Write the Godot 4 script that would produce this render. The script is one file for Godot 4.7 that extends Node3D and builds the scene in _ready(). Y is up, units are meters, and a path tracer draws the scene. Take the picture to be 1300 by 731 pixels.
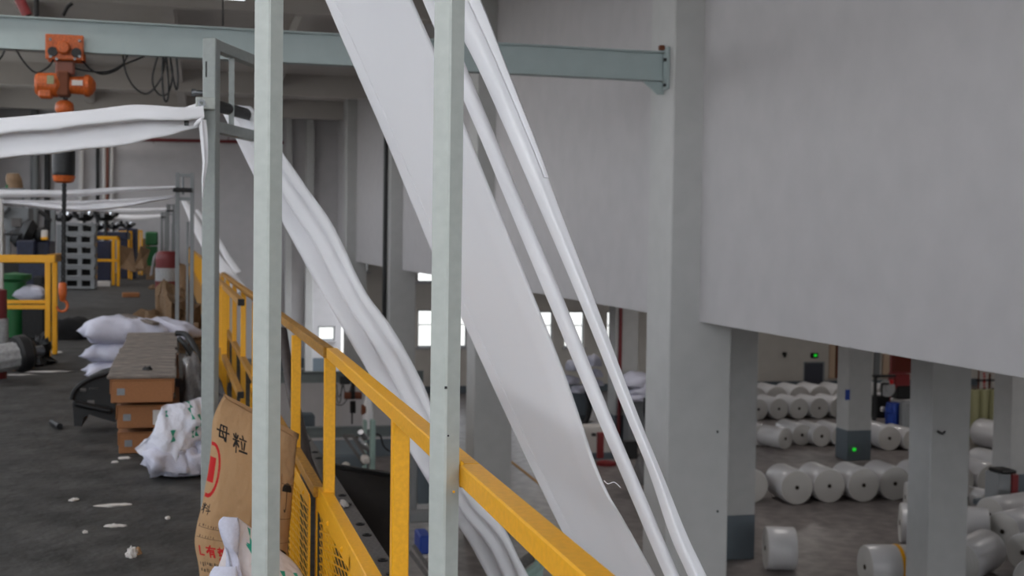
extends Node3D
# A spinning-hall gallery: the camera stands on a mezzanine beside a yellow railing, white nonwoven webs run from
# tall frames down past a big plastered wall into the lower hall. World: x to the right, y up, the hall runs towards -z.
# p(x, y, d) is a point d metres down the hall; the gallery floor is y = 0, the lower floor y = LOW.

const LOW := -4.65
const FOCAL := 1600.0          # focal length in pixels of the 1300 x 731 frame
var eye := Vector3(0, 1.65, 0)
var aim: Basis
var M := {}
var T := {}
var used := {}
var nz := FastNoiseLite.new()
var rng := RandomNumberGenerator.new()
const NTH := ["first", "second", "third", "fourth", "fifth", "sixth", "seventh", "eighth", "ninth", "tenth", "eleventh", "twelfth"]

# ---------------------------------------------------------------- measuring
func p(x: float, y: float, d: float) -> Vector3:
	return Vector3(x, y, -d)

func sight(x: float, y: float) -> Vector3:
	return aim * Vector3((x - 650.0) / FOCAL, -(y - 365.5) / FOCAL, -1.0)

func at(x: float, y: float, depth: float) -> Vector3:
	return eye + sight(x, y) * depth

func on_z(x: float, y: float, d: float) -> Vector3:
	var r := sight(x, y)
	return eye + r * (-d / r.z)

func on_y(x: float, y: float, h: float) -> Vector3:
	var r := sight(x, y)
	return eye + r * ((h - eye.y) / r.y)

func on_x(x: float, y: float, w: float) -> Vector3:
	var r := sight(x, y)
	return eye + r * (w / r.x)

# ---------------------------------------------------------------- mesh helpers
func S() -> SurfaceTool:
	var st := SurfaceTool.new()
	st.begin(Mesh.PRIMITIVE_TRIANGLES)
	return st

func tri(st: SurfaceTool, a: Vector3, b: Vector3, c: Vector3) -> void:   # counter-clockwise from outside
	st.add_vertex(a); st.add_vertex(c); st.add_vertex(b)

func quad(st: SurfaceTool, a: Vector3, b: Vector3, c: Vector3, d: Vector3) -> void:
	tri(st, a, b, c); tri(st, a, c, d)

func face(st: SurfaceTool, mid: Vector3, q: Array) -> void:              # a polygon of a convex body, turned outwards from mid
	var n: Vector3 = (q[1] - q[0]).cross(q[2] - q[0])
	if n.dot(q[0] - mid) < 0.0:
		q = q.duplicate(); q.reverse()
	for i in range(1, q.size() - 1):
		tri(st, q[0], q[i], q[i + 1])

func box(st: SurfaceTool, c: Vector3, s: Vector3, b := Basis.IDENTITY, bev := 0.0) -> void:
	st.set_smooth_group(-1)
	var h := s / 2.0
	bev = minf(bev, minf(h.x, minf(h.y, h.z)) * 0.9)
	for a in 3:
		for sg in [-1.0, 1.0]:
			var u := (a + 1) % 3
			var v := (a + 2) % 3
			var q := []
			for k in [[-1, -1], [1, -1], [1, 1], [-1, 1]]:
				var t := Vector3()
				t[a] = sg * h[a]; t[u] = k[0] * (h[u] - bev); t[v] = k[1] * (h[v] - bev)
				q.append(c + b * t)
			face(st, c, q)
	if bev <= 0.0:
		return
	for a in 3:
		var u := (a + 1) % 3
		var v := (a + 2) % 3
		for k in [[-1, -1], [1, -1], [1, 1], [-1, 1]]:
			var q := []
			for e in [[-1, 0], [1, 0], [1, 1], [-1, 1]]:
				var t := Vector3()
				t[a] = e[0] * (h[a] - bev)
				t[u] = k[0] * (h[u] - (bev if e[1] == 0 else 0.0)); t[v] = k[1] * (h[v] - (0.0 if e[1] == 0 else bev))
				q.append(c + b * t)
			face(st, c, q)
	for k in 8:
		var sg := Vector3(1 if k & 1 else -1, 1 if k & 2 else -1, 1 if k & 4 else -1)
		var q := []
		for a in 3:
			var t := (h - Vector3.ONE * bev) * sg
			t[a] = h[a] * sg[a]
			q.append(c + b * t)
		face(st, c, q)

func span(st: SurfaceTool, lo: Vector3, hi: Vector3, bev := 0.0) -> void:    # box between two corners
	box(st, (lo + hi) / 2.0, (hi - lo).abs(), Basis.IDENTITY, bev)

func along(a: Vector3, b: Vector3, up := Vector3.UP) -> Basis:
	var z := (b - a).normalized()
	if absf(z.dot(up)) > 0.99:
		up = Vector3(0, 0, 1) if absf(z.z) < 0.9 else Vector3(1, 0, 0)
	var x := up.cross(z).normalized()
	return Basis(x, z.cross(x), z)

func bar(st: SurfaceTool, a: Vector3, b: Vector3, w: float, h: float, bev := 0.0, up := Vector3.UP) -> void:
	box(st, (a + b) / 2.0, Vector3(w, h, a.distance_to(b)), along(a, b, up), bev)

func loft(st: SurfaceTool, loops: Array, caps := true, smooth := true) -> void:   # closed rings of equal size, joined
	var t := []
	var n: int = loops[0].size()
	for i in loops.size() - 1:
		for j in n:
			var k := (j + 1) % n
			t.append([loops[i][j], loops[i][k], loops[i + 1][k]])
			t.append([loops[i][j], loops[i + 1][k], loops[i + 1][j]])
	var body := t.size()
	if caps:
		for e in [0, loops.size() - 1]:
			var m := Vector3()
			for v in loops[e]: m += v / n
			for j in n:
				var k := (j + 1) % n
				t.append([loops[e][k], loops[e][j], m] if e == 0 else [loops[e][j], loops[e][k], m])
	var o: Vector3 = loops[0][0]
	var vol := 0.0
	for q in t:
		vol += (q[0] - o).dot((q[1] - o).cross(q[2] - o))
	st.set_smooth_group(0 if smooth else -1)
	for i in t.size():
		if i == body:
			st.set_smooth_group(-1)
		var q: Array = t[i]
		if vol > 0.0: tri(st, q[0], q[1], q[2])
		else: tri(st, q[0], q[2], q[1])

func extr(st: SurfaceTool, pts: Array, d: Vector3) -> void:              # a convex outline pushed along d
	var far := []
	for v in pts: far.append(v + d)
	loft(st, [pts, far], true, false)

func slab(st: SurfaceTool, pts: Array, d: Vector3) -> void:              # any outline facing down the hall, pushed along d
	var poly := PackedVector2Array()
	for v in pts: poly.append(Vector2(v.x, v.y))
	if not Geometry2D.is_polygon_clockwise(poly):
		pts = pts.duplicate(); pts.reverse(); poly.reverse()
	st.set_smooth_group(-1)
	var idx := Geometry2D.triangulate_polygon(poly)
	for i in range(0, idx.size(), 3):
		var q := [pts[idx[i]], pts[idx[i + 1]], pts[idx[i + 2]]]
		if (q[1] - q[0]).cross(q[2] - q[0]).z < 0.0: q.reverse()
		tri(st, q[0], q[1], q[2]); tri(st, q[2] + d, q[1] + d, q[0] + d)
	for i in pts.size():
		var a: Vector3 = pts[i]
		var b: Vector3 = pts[(i + 1) % pts.size()]
		quad(st, a, b, b + d, a + d)

func tube(st: SurfaceTool, pts: Array, r: float, n := 8, r2 := -1.0) -> void:
	var loops := []
	var f := along(pts[0], pts[1])
	for i in pts.size():
		var a: Vector3 = pts[maxi(i - 1, 0)]
		var b: Vector3 = pts[mini(i + 1, pts.size() - 1)]
		f = along(a, b, f.y)
		var rr := r if r2 < 0.0 else lerpf(r, r2, float(i) / (pts.size() - 1))
		var ring := []
		for j in n:
			var w := TAU * j / n
			ring.append(pts[i] + f.x * cos(w) * rr + f.y * sin(w) * rr)
		loops.append(ring)
	loft(st, loops)

func curve(pts: Array, steps := 6) -> Array:                              # smooth path through the points
	var out := []
	for i in pts.size() - 1:
		var a: Vector3 = pts[maxi(i - 1, 0)]
		var d: Vector3 = pts[mini(i + 2, pts.size() - 1)]
		for k in steps:
			out.append((pts[i] as Vector3).cubic_interpolate(pts[i + 1], a, d, float(k) / steps))
	out.append(pts[-1])
	return out

func lathe(st: SurfaceTool, prof: Array, xf: Transform3D, n := 24, hard := true) -> void:   # prof: Vector2(radius, height) bottom to top
	for i in prof.size() - 1:
		st.set_smooth_group(i + 1 if hard else 0)
		for j in n:
			var a := TAU * j / n
			var b := TAU * (j + 1) / n
			var q := []
			for e in [[prof[i], a], [prof[i], b], [prof[i + 1], b], [prof[i + 1], a]]:
				q.append(xf * Vector3(e[0].x * cos(e[1]), e[0].y, -e[0].x * sin(e[1])))
			if prof[i].x > 0.0001: tri(st, q[0], q[1], q[2])
			if prof[i + 1].x > 0.0001 or prof[i].x <= 0.0001: tri(st, q[0], q[2], q[3])

func prism(st: SurfaceTool, poly: PackedVector2Array, y0: float, y1: float) -> void:   # poly in (x, distance)
	st.set_smooth_group(-1)
	var idx := Geometry2D.triangulate_polygon(poly)
	for i in range(0, idx.size(), 3):
		var a := p(poly[idx[i]].x, y1, poly[idx[i]].y)
		var b := p(poly[idx[i + 1]].x, y1, poly[idx[i + 1]].y)
		var c := p(poly[idx[i + 2]].x, y1, poly[idx[i + 2]].y)
		var dn := Vector3(0, y0 - y1, 0)
		if (b - a).cross(c - a).y < 0.0:
			var k := b; b = c; c = k
		tri(st, a, b, c); tri(st, a + dn, c + dn, b + dn)
	var cw := Geometry2D.is_polygon_clockwise(poly)
	for i in poly.size():
		var a := poly[i]
		var b := poly[(i + 1) % poly.size()]
		if cw:
			quad(st, p(a.x, y0, a.y), p(a.x, y1, a.y), p(b.x, y1, b.y), p(b.x, y0, b.y))
		else:
			quad(st, p(a.x, y0, a.y), p(b.x, y0, b.y), p(b.x, y1, b.y), p(a.x, y1, a.y))

func strip(st: SurfaceTool, ls: Array, rs: Array, thick: float, folds: Array, n := 22, round_ := 0.5, uneven := 0.0) -> void:
	# a long web between a left and a right edge; folds: [place across, width, height] of lengthwise ridges
	var loops := []
	for i in ls.size():
		var l: Vector3 = ls[i]
		var r: Vector3 = rs[i]
		var fw: Vector3 = (ls[mini(i + 1, ls.size() - 1)] - ls[maxi(i - 1, 0)]).normalized()
		var nm := fw.cross(r - l).normalized()
		if nm.dot(eye - l) < 0.0: nm = -nm
		var front := []
		var back := []
		for j in n + 1:
			var t := float(j) / n
			var o := 0.0
			for f in folds:
				var w: float = (t - f[0] - uneven * nz.get_noise_2d(i * 14.0, f[0] * 300.0)) / f[1]
				o += f[2] * exp(-w * w)
			var th := thick * pow(maxf(sin(PI * t), 0.0), round_)
			front.append(l.lerp(r, t) + nm * (o + th))
			back.append(l.lerp(r, t) + nm * (o - th))
		back.reverse()
		loops.append(front + back.slice(1, n))
	loft(st, loops)

func pillow(st: SurfaceTool, xf: Transform3D, w: float, d: float, h: float, wob := 0.02, n := 14, sharp := 0.45) -> void:   # a filled sack lying down, base at y = 0
	st.set_smooth_group(0)
	var g := func(u: float, v: float, s: float) -> Vector3:
		var e := pow((1.0 - pow(absf(u), 3.0)) * (1.0 - pow(absf(v), 3.0)), sharp)
		var k := 1.0 - 0.10 * (1.0 - u * u) * absf(v)
		var m := 1.0 - 0.10 * (1.0 - v * v) * absf(u)
		var q := Vector3(u * w / 2.0 * m, h * (0.42 + (0.58 if s > 0.0 else 0.42) * s * e), v * d / 2.0 * k)
		var o: Vector3 = xf.origin * 37.0 + q * 420.0
		q += Vector3(nz.get_noise_3dv(o), nz.get_noise_3dv(o + Vector3(90, 0, 0)) * e, nz.get_noise_3dv(o + Vector3(0, 90, 0))) * wob * (1.0 if q.y > h * 0.1 else 0.3)
		q.y = maxf(q.y, 0.0)
		return xf * q
	for s in [1.0, -1.0]:
		for i in n:
			for j in n:
				var a := -1.0 + 2.0 * i / n
				var b := -1.0 + 2.0 * (i + 1) / n
				var c := -1.0 + 2.0 * j / n
				var e := -1.0 + 2.0 * (j + 1) / n
				var q := []
				for k in [[a, c], [a, e], [b, e], [b, c]]:
					q.append([g.call(k[0], k[1], s), Vector2(k[0] * 0.5 + 0.5, k[1] * 0.5 + 0.5)])
				if s < 0.0: q.reverse()
				for k in [0, 2, 1, 0, 3, 2]:
					st.set_uv(q[k][1]); st.add_vertex(q[k][0])

func lump(st: SurfaceTool, c: Vector3, s: Vector3, rough: float, freq: float, flat := false, n := 14) -> void:   # a crumpled heap on y = c.y
	st.set_smooth_group(-1 if flat else 0)
	var g := func(i: int, j: int) -> Vector3:
		var la := PI * i / n - PI / 2.0
		var lo := TAU * (j % (2 * n)) / (2 * n)
		var v := Vector3(cos(la) * cos(lo), sin(la), cos(la) * sin(lo))
		var k := 1.0 + rough * (nz.get_noise_3dv(v * freq + c * 31.0) + 0.5 * nz.get_noise_3dv(v * freq * 2.7 + c * 57.0))
		var o := v * k
		o.y = maxf(o.y, -0.3) + 0.3
		return c + o * s * Vector3(0.5, 0.77, 0.5)
	for i in n:
		for j in 2 * n:
			quad(st, g.call(i, j), g.call(i + 1, j), g.call(i + 1, j + 1), g.call(i, j + 1))

func ring(st: SurfaceTool, c: Vector3, b: Basis, ro: float, ri: float, h: float, n := 20) -> void:   # washer, axis b.y
	lathe(st, [Vector2(ri, -h / 2), Vector2(ro, -h / 2), Vector2(ro, h / 2), Vector2(ri, h / 2), Vector2(ri, -h / 2)], Transform3D(b, c), n)

# ---------------------------------------------------------------- nodes
func numbered(called: String) -> String:
	var k: int = used.get(called, 0)
	used[called] = k + 1
	return called if k == 0 else "%s_%03d" % [called, k]

func obj(called: String, st: SurfaceTool, m: Material, parent: Node = null) -> MeshInstance3D:
	st.generate_normals()
	return put(called, st.commit(), m, parent)

func put(called: String, mesh: Mesh, m: Material, parent: Node = null) -> MeshInstance3D:
	var o := MeshInstance3D.new()
	o.name = numbered(called) if parent == null else called
	o.mesh = mesh
	o.material_override = m
	if parent == null: add_child(o, true)
	else: parent.add_child(o, true)
	return o

func tag(o: Node, label: String, category: String, group := "") -> Node:
	o.set_meta("label", label); o.set_meta("category", category)
	if group: o.set_meta("group", group)
	return o

func thing(called: String, base: Vector3, label: String, category: String, group := "", turn := 0.0) -> Node3D:
	var o := Node3D.new()
	o.name = numbered(called)
	add_child(o, true)
	o.position = base
	o.rotation.y = turn
	tag(o, label, category, group)
	return o

func struct(called: String, st: SurfaceTool, m: Material, parent: Node = null) -> MeshInstance3D:
	var o := obj(called, st, m, parent)
	if parent == null: o.set_meta("kind", "structure")
	return o

func stuff(o: Node) -> Node:
	o.set_meta("kind", "stuff")
	return o

func dup(o: Node3D, called: String, where: Vector3, turn: float, label: String) -> Node3D:
	var c: Node3D = o.duplicate()
	c.name = numbered(called)
	add_child(c, true)
	c.position = where; c.rotation.y = turn
	c.set_meta("label", label)
	return c

# local tools inside a thing: world point to the thing's own space
func loc(o: Node3D, v: Vector3) -> Vector3:
	return o.transform.affine_inverse() * v

# ---------------------------------------------------------------- materials
func noise_tex(key: String, freq: float, lo: float, hi: float, as_normal := false, octaves := 4, stretch := false) -> void:
	var f := FastNoiseLite.new()
	f.seed = key.hash() % 1000
	f.frequency = freq
	f.fractal_octaves = octaves
	if stretch:
		f.noise_type = FastNoiseLite.TYPE_CELLULAR
	var t := NoiseTexture2D.new()
	t.width = 512; t.height = 512; t.seamless = true; t.noise = f
	if as_normal:
		t.as_normal_map = true; t.bump_strength = 6.0
	else:
		var g := Gradient.new()
		g.set_color(0, Color(lo, lo, lo)); g.set_color(1, Color(hi, hi, hi))
		t.color_ramp = g
	T[key] = t

func mat(key: String, c: Color, rough := 0.8, metal := 0.0, tex := "", scale := 1.0, bump := "", bump_scale := 1.0, bump_depth := 0.3) -> StandardMaterial3D:
	var m := StandardMaterial3D.new()
	m.resource_name = key
	m.albedo_color = c; m.roughness = rough; m.metallic = metal
	if tex:
		m.albedo_texture = T[tex]
		m.uv1_triplanar = true; m.uv1_world_triplanar = true
		m.uv1_scale = Vector3.ONE * scale
	if bump:
		m.normal_enabled = true; m.normal_texture = T[bump]; m.normal_scale = bump_depth
		if not tex:
			m.uv1_triplanar = true; m.uv1_world_triplanar = true; m.uv1_scale = Vector3.ONE * bump_scale
	M[key] = m
	return m

func materials() -> void:
	noise_tex("grime", 0.012, 0.965, 1.0)
	noise_tex("fine", 0.05, 0.92, 1.0)
	noise_tex("dust", 0.008, 0.62, 1.0, false, 5)
	noise_tex("wear", 0.02, 0.7, 1.0, false, 5)
	noise_tex("rough_n", 0.03, 0, 1, true)
	noise_tex("crease_n", 0.012, 0, 1, true, 3)
	mat("wall", Color(0.715, 0.705, 0.71), 0.9, 0, "grime", 0.25)
	mat("wall_warm", Color(0.80, 0.78, 0.75), 0.9, 0, "grime", 0.2)
	mat("column", Color(0.72, 0.72, 0.715), 0.85, 0, "grime", 0.4)
	mat("dado", Color(0.36, 0.40, 0.43), 0.6, 0, "grime", 0.6)
	mat("ceiling", Color(0.76, 0.74, 0.72), 0.95, 0, "grime", 0.15)
	mat("floor", Color(0.33, 0.325, 0.32), 0.62, 0, "dust", 0.45, "rough_n", 1.0, 0.25)
	mat("floor_low", Color(0.58, 0.55, 0.54), 0.36, 0, "wear", 0.2)
	M.floor.metallic_specular = 0.25
	M.floor_low.metallic_specular = 0.3
	mat("post", Color(0.70, 0.715, 0.69), 0.5, 0, "fine", 1.2)
	mat("far_post", Color(0.60, 0.62, 0.605), 0.5, 0, "fine", 1.2)
	mat("yellow", Color(0.94, 0.67, 0.0), 0.45, 0, "fine", 2.0)
	mat("yellow_dusty", Color(0.72, 0.50, 0.09), 0.7, 0, "wear", 3.0)
	mat("rubber", Color(0.06, 0.06, 0.065), 0.7)
	mat("web", Color(0.93, 0.925, 0.935), 0.95)
	M.web.backlight_enabled = true; M.web.backlight = Color(0.3, 0.3, 0.3)
	mat("beam", Color(0.64, 0.69, 0.69), 0.5, 0, "grime", 0.5)
	mat("beam_far", Color(0.42, 0.45, 0.45), 0.6, 0, "grime", 0.5)
	mat("orange", Color(0.84, 0.40, 0.14), 0.5, 0, "wear", 3.0)
	mat("black", Color(0.07, 0.07, 0.075), 0.6)
	mat("dark_steel", Color(0.16, 0.16, 0.165), 0.5, 0.3, "wear", 2.0)
	mat("steel", Color(0.52, 0.53, 0.54), 0.35, 0.8, "wear", 2.0)
	mat("chrome", Color(0.75, 0.76, 0.78), 0.2, 0.9)
	mat("zinc", Color(0.46, 0.445, 0.435), 0.6, 0.15, "wear", 4.0)
	mat("brown_plate", Color(0.16, 0.135, 0.12), 0.7, 0, "wear", 1.0)
	mat("kraft", Color(0.66, 0.51, 0.36), 0.85, 0, "fine", 2.0)
	mat("kraft_far", Color(0.55, 0.44, 0.33), 0.9, 0, "wear", 2.0)
	mat("carton", Color(0.60, 0.40, 0.25), 0.85, 0, "fine", 2.0)
	mat("board", Color(0.56, 0.515, 0.48), 0.95, 0, "dust", 1.3)
	mat("paper", Color(0.78, 0.76, 0.74), 0.9)
	mat("sack", Color(0.80, 0.80, 0.86), 0.7, 0, "fine", 3.0, "crease_n", 3.0, 1.2)
	mat("film", Color(0.55, 0.54, 0.54), 0.25, 0, "wear", 3.0)
	mat("rag", Color(0.10, 0.095, 0.10), 0.95, 0, "wear", 3.0)
	mat("red", Color(0.50, 0.12, 0.13), 0.5, 0, "fine", 2.0)
	mat("bright_red", Color(0.75, 0.10, 0.12), 0.5)
	mat("drum_red", Color(0.42, 0.11, 0.12), 0.5, 0, "fine", 2.0)
	mat("drum_white", Color(0.72, 0.72, 0.72), 0.5, 0, "wear", 2.0)
	mat("green", Color(0.08, 0.36, 0.17), 0.5)
	mat("navy", Color(0.12, 0.15, 0.27), 0.5, 0, "wear", 1.0)
	mat("blue", Color(0.09, 0.24, 0.60), 0.45)
	mat("crate_grey", Color(0.56, 0.57, 0.58), 0.6, 0, "fine", 1.0)
	mat("mint", Color(0.60, 0.70, 0.67), 0.5, 0, "fine", 1.0)
	mat("roll", Color(0.82, 0.815, 0.82), 0.3, 0, "fine", 2.0, "crease_n", 1.0, 0.25)
	mat("roll_end", Color(0.78, 0.77, 0.755), 0.9, 0, "fine", 3.0)
	mat("core", Color(0.20, 0.15, 0.11), 0.9)
	mat("olive", Color(0.58, 0.57, 0.42), 0.5, 0, "fine", 1.0)
	mat("pipe_red", Color(0.42, 0.13, 0.14), 0.5)
	mat("pipe_grey", Color(0.46, 0.47, 0.475), 0.5)
	mat("pipe_white", Color(0.78, 0.77, 0.76), 0.5)
	mat("hose", Color(0.27, 0.23, 0.22), 0.7, 0, "wear", 3.0)
	mat("peach", Color(0.80, 0.70, 0.60), 0.85)
	mat("rust", Color(0.42, 0.24, 0.16), 0.9)
	mat("door", Color(0.27, 0.28, 0.32), 0.55)
	mat("frame", Color(0.55, 0.57, 0.58), 0.5)
	mat("grey_paint", Color(0.50, 0.51, 0.52), 0.6, 0, "fine", 1.0)
	mat("copper", Color(0.50, 0.30, 0.24), 0.6)
	var g := mat("glass", Color(0.9, 0.95, 0.95, 0.08), 0.05)
	g.transparency = BaseMaterial3D.TRANSPARENCY_ALPHA
	var f := mat("clear_film", Color(0.8, 0.8, 0.82, 0.35), 0.2)
	f.transparency = BaseMaterial3D.TRANSPARENCY_ALPHA
	var l := mat("lamp_glow", Color(0.95, 0.95, 0.95), 0.6)
	l.emission_enabled = true; l.emission = Color(0.95, 0.97, 1.0); l.emission_energy_multiplier = 1.6
	var e := mat("exit_glow", Color(0.05, 0.5, 0.1), 0.5)
	e.emission_enabled = true; e.emission = Color(0.1, 0.95, 0.2); e.emission_energy_multiplier = 0.45

# prints: strokes of characters, each a polyline on a unit square
const CHARS := {
	"mu": [[.32, .12, .22, .82, .72, .82], [.32, .12, .80, .12, .70, .96, .6, .9], [.06, .48, .96, .48], [.5, .2, .56, .34], [.46, .58, .53, .72]],
	"li": [[.22, .06, .22, .96], [.03, .42, .42, .42], [.07, .14, .14, .3], [.37, .12, .3, .3], [.22, .45, .04, .75], [.22, .45, .4, .7], [.7, .04, .74, .18], [.5, .26, .96, .26], [.6, .4, .65, .75], [.86, .38, .78, .75], [.46, .87, .99, .87]],
	"you": [[.08, .25, .92, .25], [.45, .05, .3, .4, .08, .62], [.35, .42, .35, .95], [.35, .42, .75, .42, .75, .92, .65, .9], [.35, .58, .75, .58], [.35, .73, .75, .73]],
	"shi": [[.06, .2, .45, .2], [.25, .05, .25, .5, .15, .47], [.06, .4, .45, .32], [.52, .2, .85, .2, .85, .45, .97, .47], [.68, .05, .64, .3, .5, .5], [.56, .3, .7, .38], [.15, .65, .8, .65, .75, .95, .62, .92], [.48, .55, .42, .75, .12, .97]],
	"liao": [[.22, .06, .22, .96], [.03, .42, .42, .42], [.07, .14, .14, .3], [.37, .12, .3, .3], [.22, .45, .04, .75], [.78, .05, .78, .96], [.5, .68, .98, .6], [.55, .2, .64, .3], [.53, .4, .62, .5]],
}

func stroke(im: Image, pts: Array, o: Vector2, s: Vector2, w: float, c: Color) -> void:
	for i in range(0, pts.size() - 2, 2):
		var a := o + Vector2(pts[i], pts[i + 1]) * s
		var b := o + Vector2(pts[i + 2], pts[i + 3]) * s
		var n := int(a.distance_to(b)) + 1
		for k in n + 1:
			var q := a.lerp(b, float(k) / n)
			im.fill_rect(Rect2i(int(q.x - w / 2), int(q.y - w / 2), int(w), int(w)), c)

func glyph(im: Image, key: String, o: Vector2, s: float, w: float, c: Color) -> void:
	for k in CHARS[key]:
		stroke(im, k, o, Vector2(s, s), w, c)

func printed(key: String, im: Image, rough: float) -> StandardMaterial3D:
	var m := StandardMaterial3D.new()
	m.resource_name = key
	m.albedo_texture = ImageTexture.create_from_image(im)
	m.roughness = rough
	m.normal_enabled = true; m.normal_texture = T.crease_n; m.normal_scale = 1.3
	M[key] = m
	return m

# ================================================================ the scene
func _ready() -> void:
	rng.seed = 7
	nz.seed = 3; nz.frequency = 0.01; nz.fractal_octaves = 3
	aim = Basis(Vector3.UP, deg_to_rad(-13.8)) * Basis(Vector3.RIGHT, deg_to_rad(-2.2)) * Basis(Vector3.BACK, 0.0139)
	view_and_light()
	materials()
	lamps()
	shell()
	columns_()
	lower_wall()
	crane()
	near_frame()
	railings()
	near_webs()
	tall_frames()
	gallery_goods()
	gallery_machines()
	hall_equipment()
	fabric_rolls()
	warehouse_goods()
	litter()

func view_and_light() -> void:
	var cam := Camera3D.new()
	cam.name = "camera"
	cam.transform = Transform3D(aim, eye)
	cam.fov = rad_to_deg(2.0 * atan(365.5 / FOCAL))
	cam.near = 0.05; cam.far = 300.0
	var lens := CameraAttributesPhysical.new()          # focused on the near frame and rail
	lens.frustum_focal_length = 12.0 / (365.5 / FOCAL)
	lens.frustum_focus_distance = 2.9
	lens.exposure_aperture = 8.5
	lens.frustum_near = 0.05; lens.frustum_far = 300.0
	cam.attributes = lens
	add_child(cam)
	cam.current = true
	var e := Environment.new()
	e.background_mode = Environment.BG_SKY
	var sm := ProceduralSkyMaterial.new()                # an overcast day outside the windows
	sm.sky_top_color = Color(0.85, 0.88, 0.92); sm.sky_horizon_color = Color(0.95, 0.96, 0.97)
	sm.ground_bottom_color = Color(0.62, 0.62, 0.61); sm.ground_horizon_color = Color(0.86, 0.87, 0.88)
	sm.sky_energy_multiplier = 2.1; sm.ground_energy_multiplier = 1.7
	e.sky = Sky.new(); e.sky.sky_material = sm
	e.tonemap_mode = Environment.TONE_MAPPER_LINEAR
	e.tonemap_exposure = 1.25
	e.sdfgi_enabled = true; e.ssao_enabled = true; e.ssil_enabled = true
	var we := WorldEnvironment.new()
	we.name = "daylight"
	we.environment = e
	add_child(we)

func lamp(pos: Vector3, size: Vector2, energy: float, label: String) -> void:
	var t := thing("ceiling_lamp", pos, label, "lamp", "ceiling lamps between the roof beams")
	var st := S()
	box(st, Vector3(0, 0.05, 0), Vector3(size.x + 0.06, 0.08, size.y + 0.06), Basis.IDENTITY, 0.01)
	obj("housing", st, M.pipe_white, t)
	st = S()
	box(st, Vector3(0, 0.0, 0), Vector3(size.x, 0.02, size.y))
	obj("diffuser", st, M.lamp_glow, t)
	var l := AreaLight3D.new()
	l.name = "lamp_light"
	l.area_size = size
	l.light_energy = energy
	l.light_color = Color(1.0, 0.975, 0.955)
	l.area_range = 90.0
	l.shadow_enabled = true
	l.rotation_degrees.x = -90
	l.position.y = -0.03
	t.add_child(l)

func lamps() -> void:
	var hidden := "long white ceiling lamp recessed between the concrete roof beams"
	for z in [0.0, 8.0, 13.0, 21.3, 29.9, 38.4, 46.7, 55.1]:
		lamp(p(-3.6, 7.2, z), Vector2(1.2, 0.5), 7.0 if z < 30 else (9.0 if z < 50 else 1.6), hidden)
	lamp(on_z(294, -2, 25.0), Vector2(0.5, 0.16), 5.0, "white tube lamp hanging on rods at the top edge of the photo")
	for z in [8.0, 24.0, 33.0, 43.0]:
		for x in [12.0, 22.0, 32.0]:
			lamp(p(x, 1.05, z), Vector2(1.2, 0.4), 5.4, "long white lamp under the storage hall ceiling behind the plastered wall")
	for z in [10.0, 20.0, 30.0, 40.0, 50.0]:
		lamp(p(-1.6, -0.42, z), Vector2(1.2, 0.3), 12.0 if z < 35.0 else 4.0, "long white lamp under the gallery floor")

# ---------------------------------------------------------------- building shell
const WALLX := 5.78
const FARZ := 56.0
const LOWZ := 50.3

func edge_x(z: float) -> float:            # inner face of the railing
	return 0.5 if z < 5.15 else 0.46 - 0.0225 * (z - 5.15)

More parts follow.
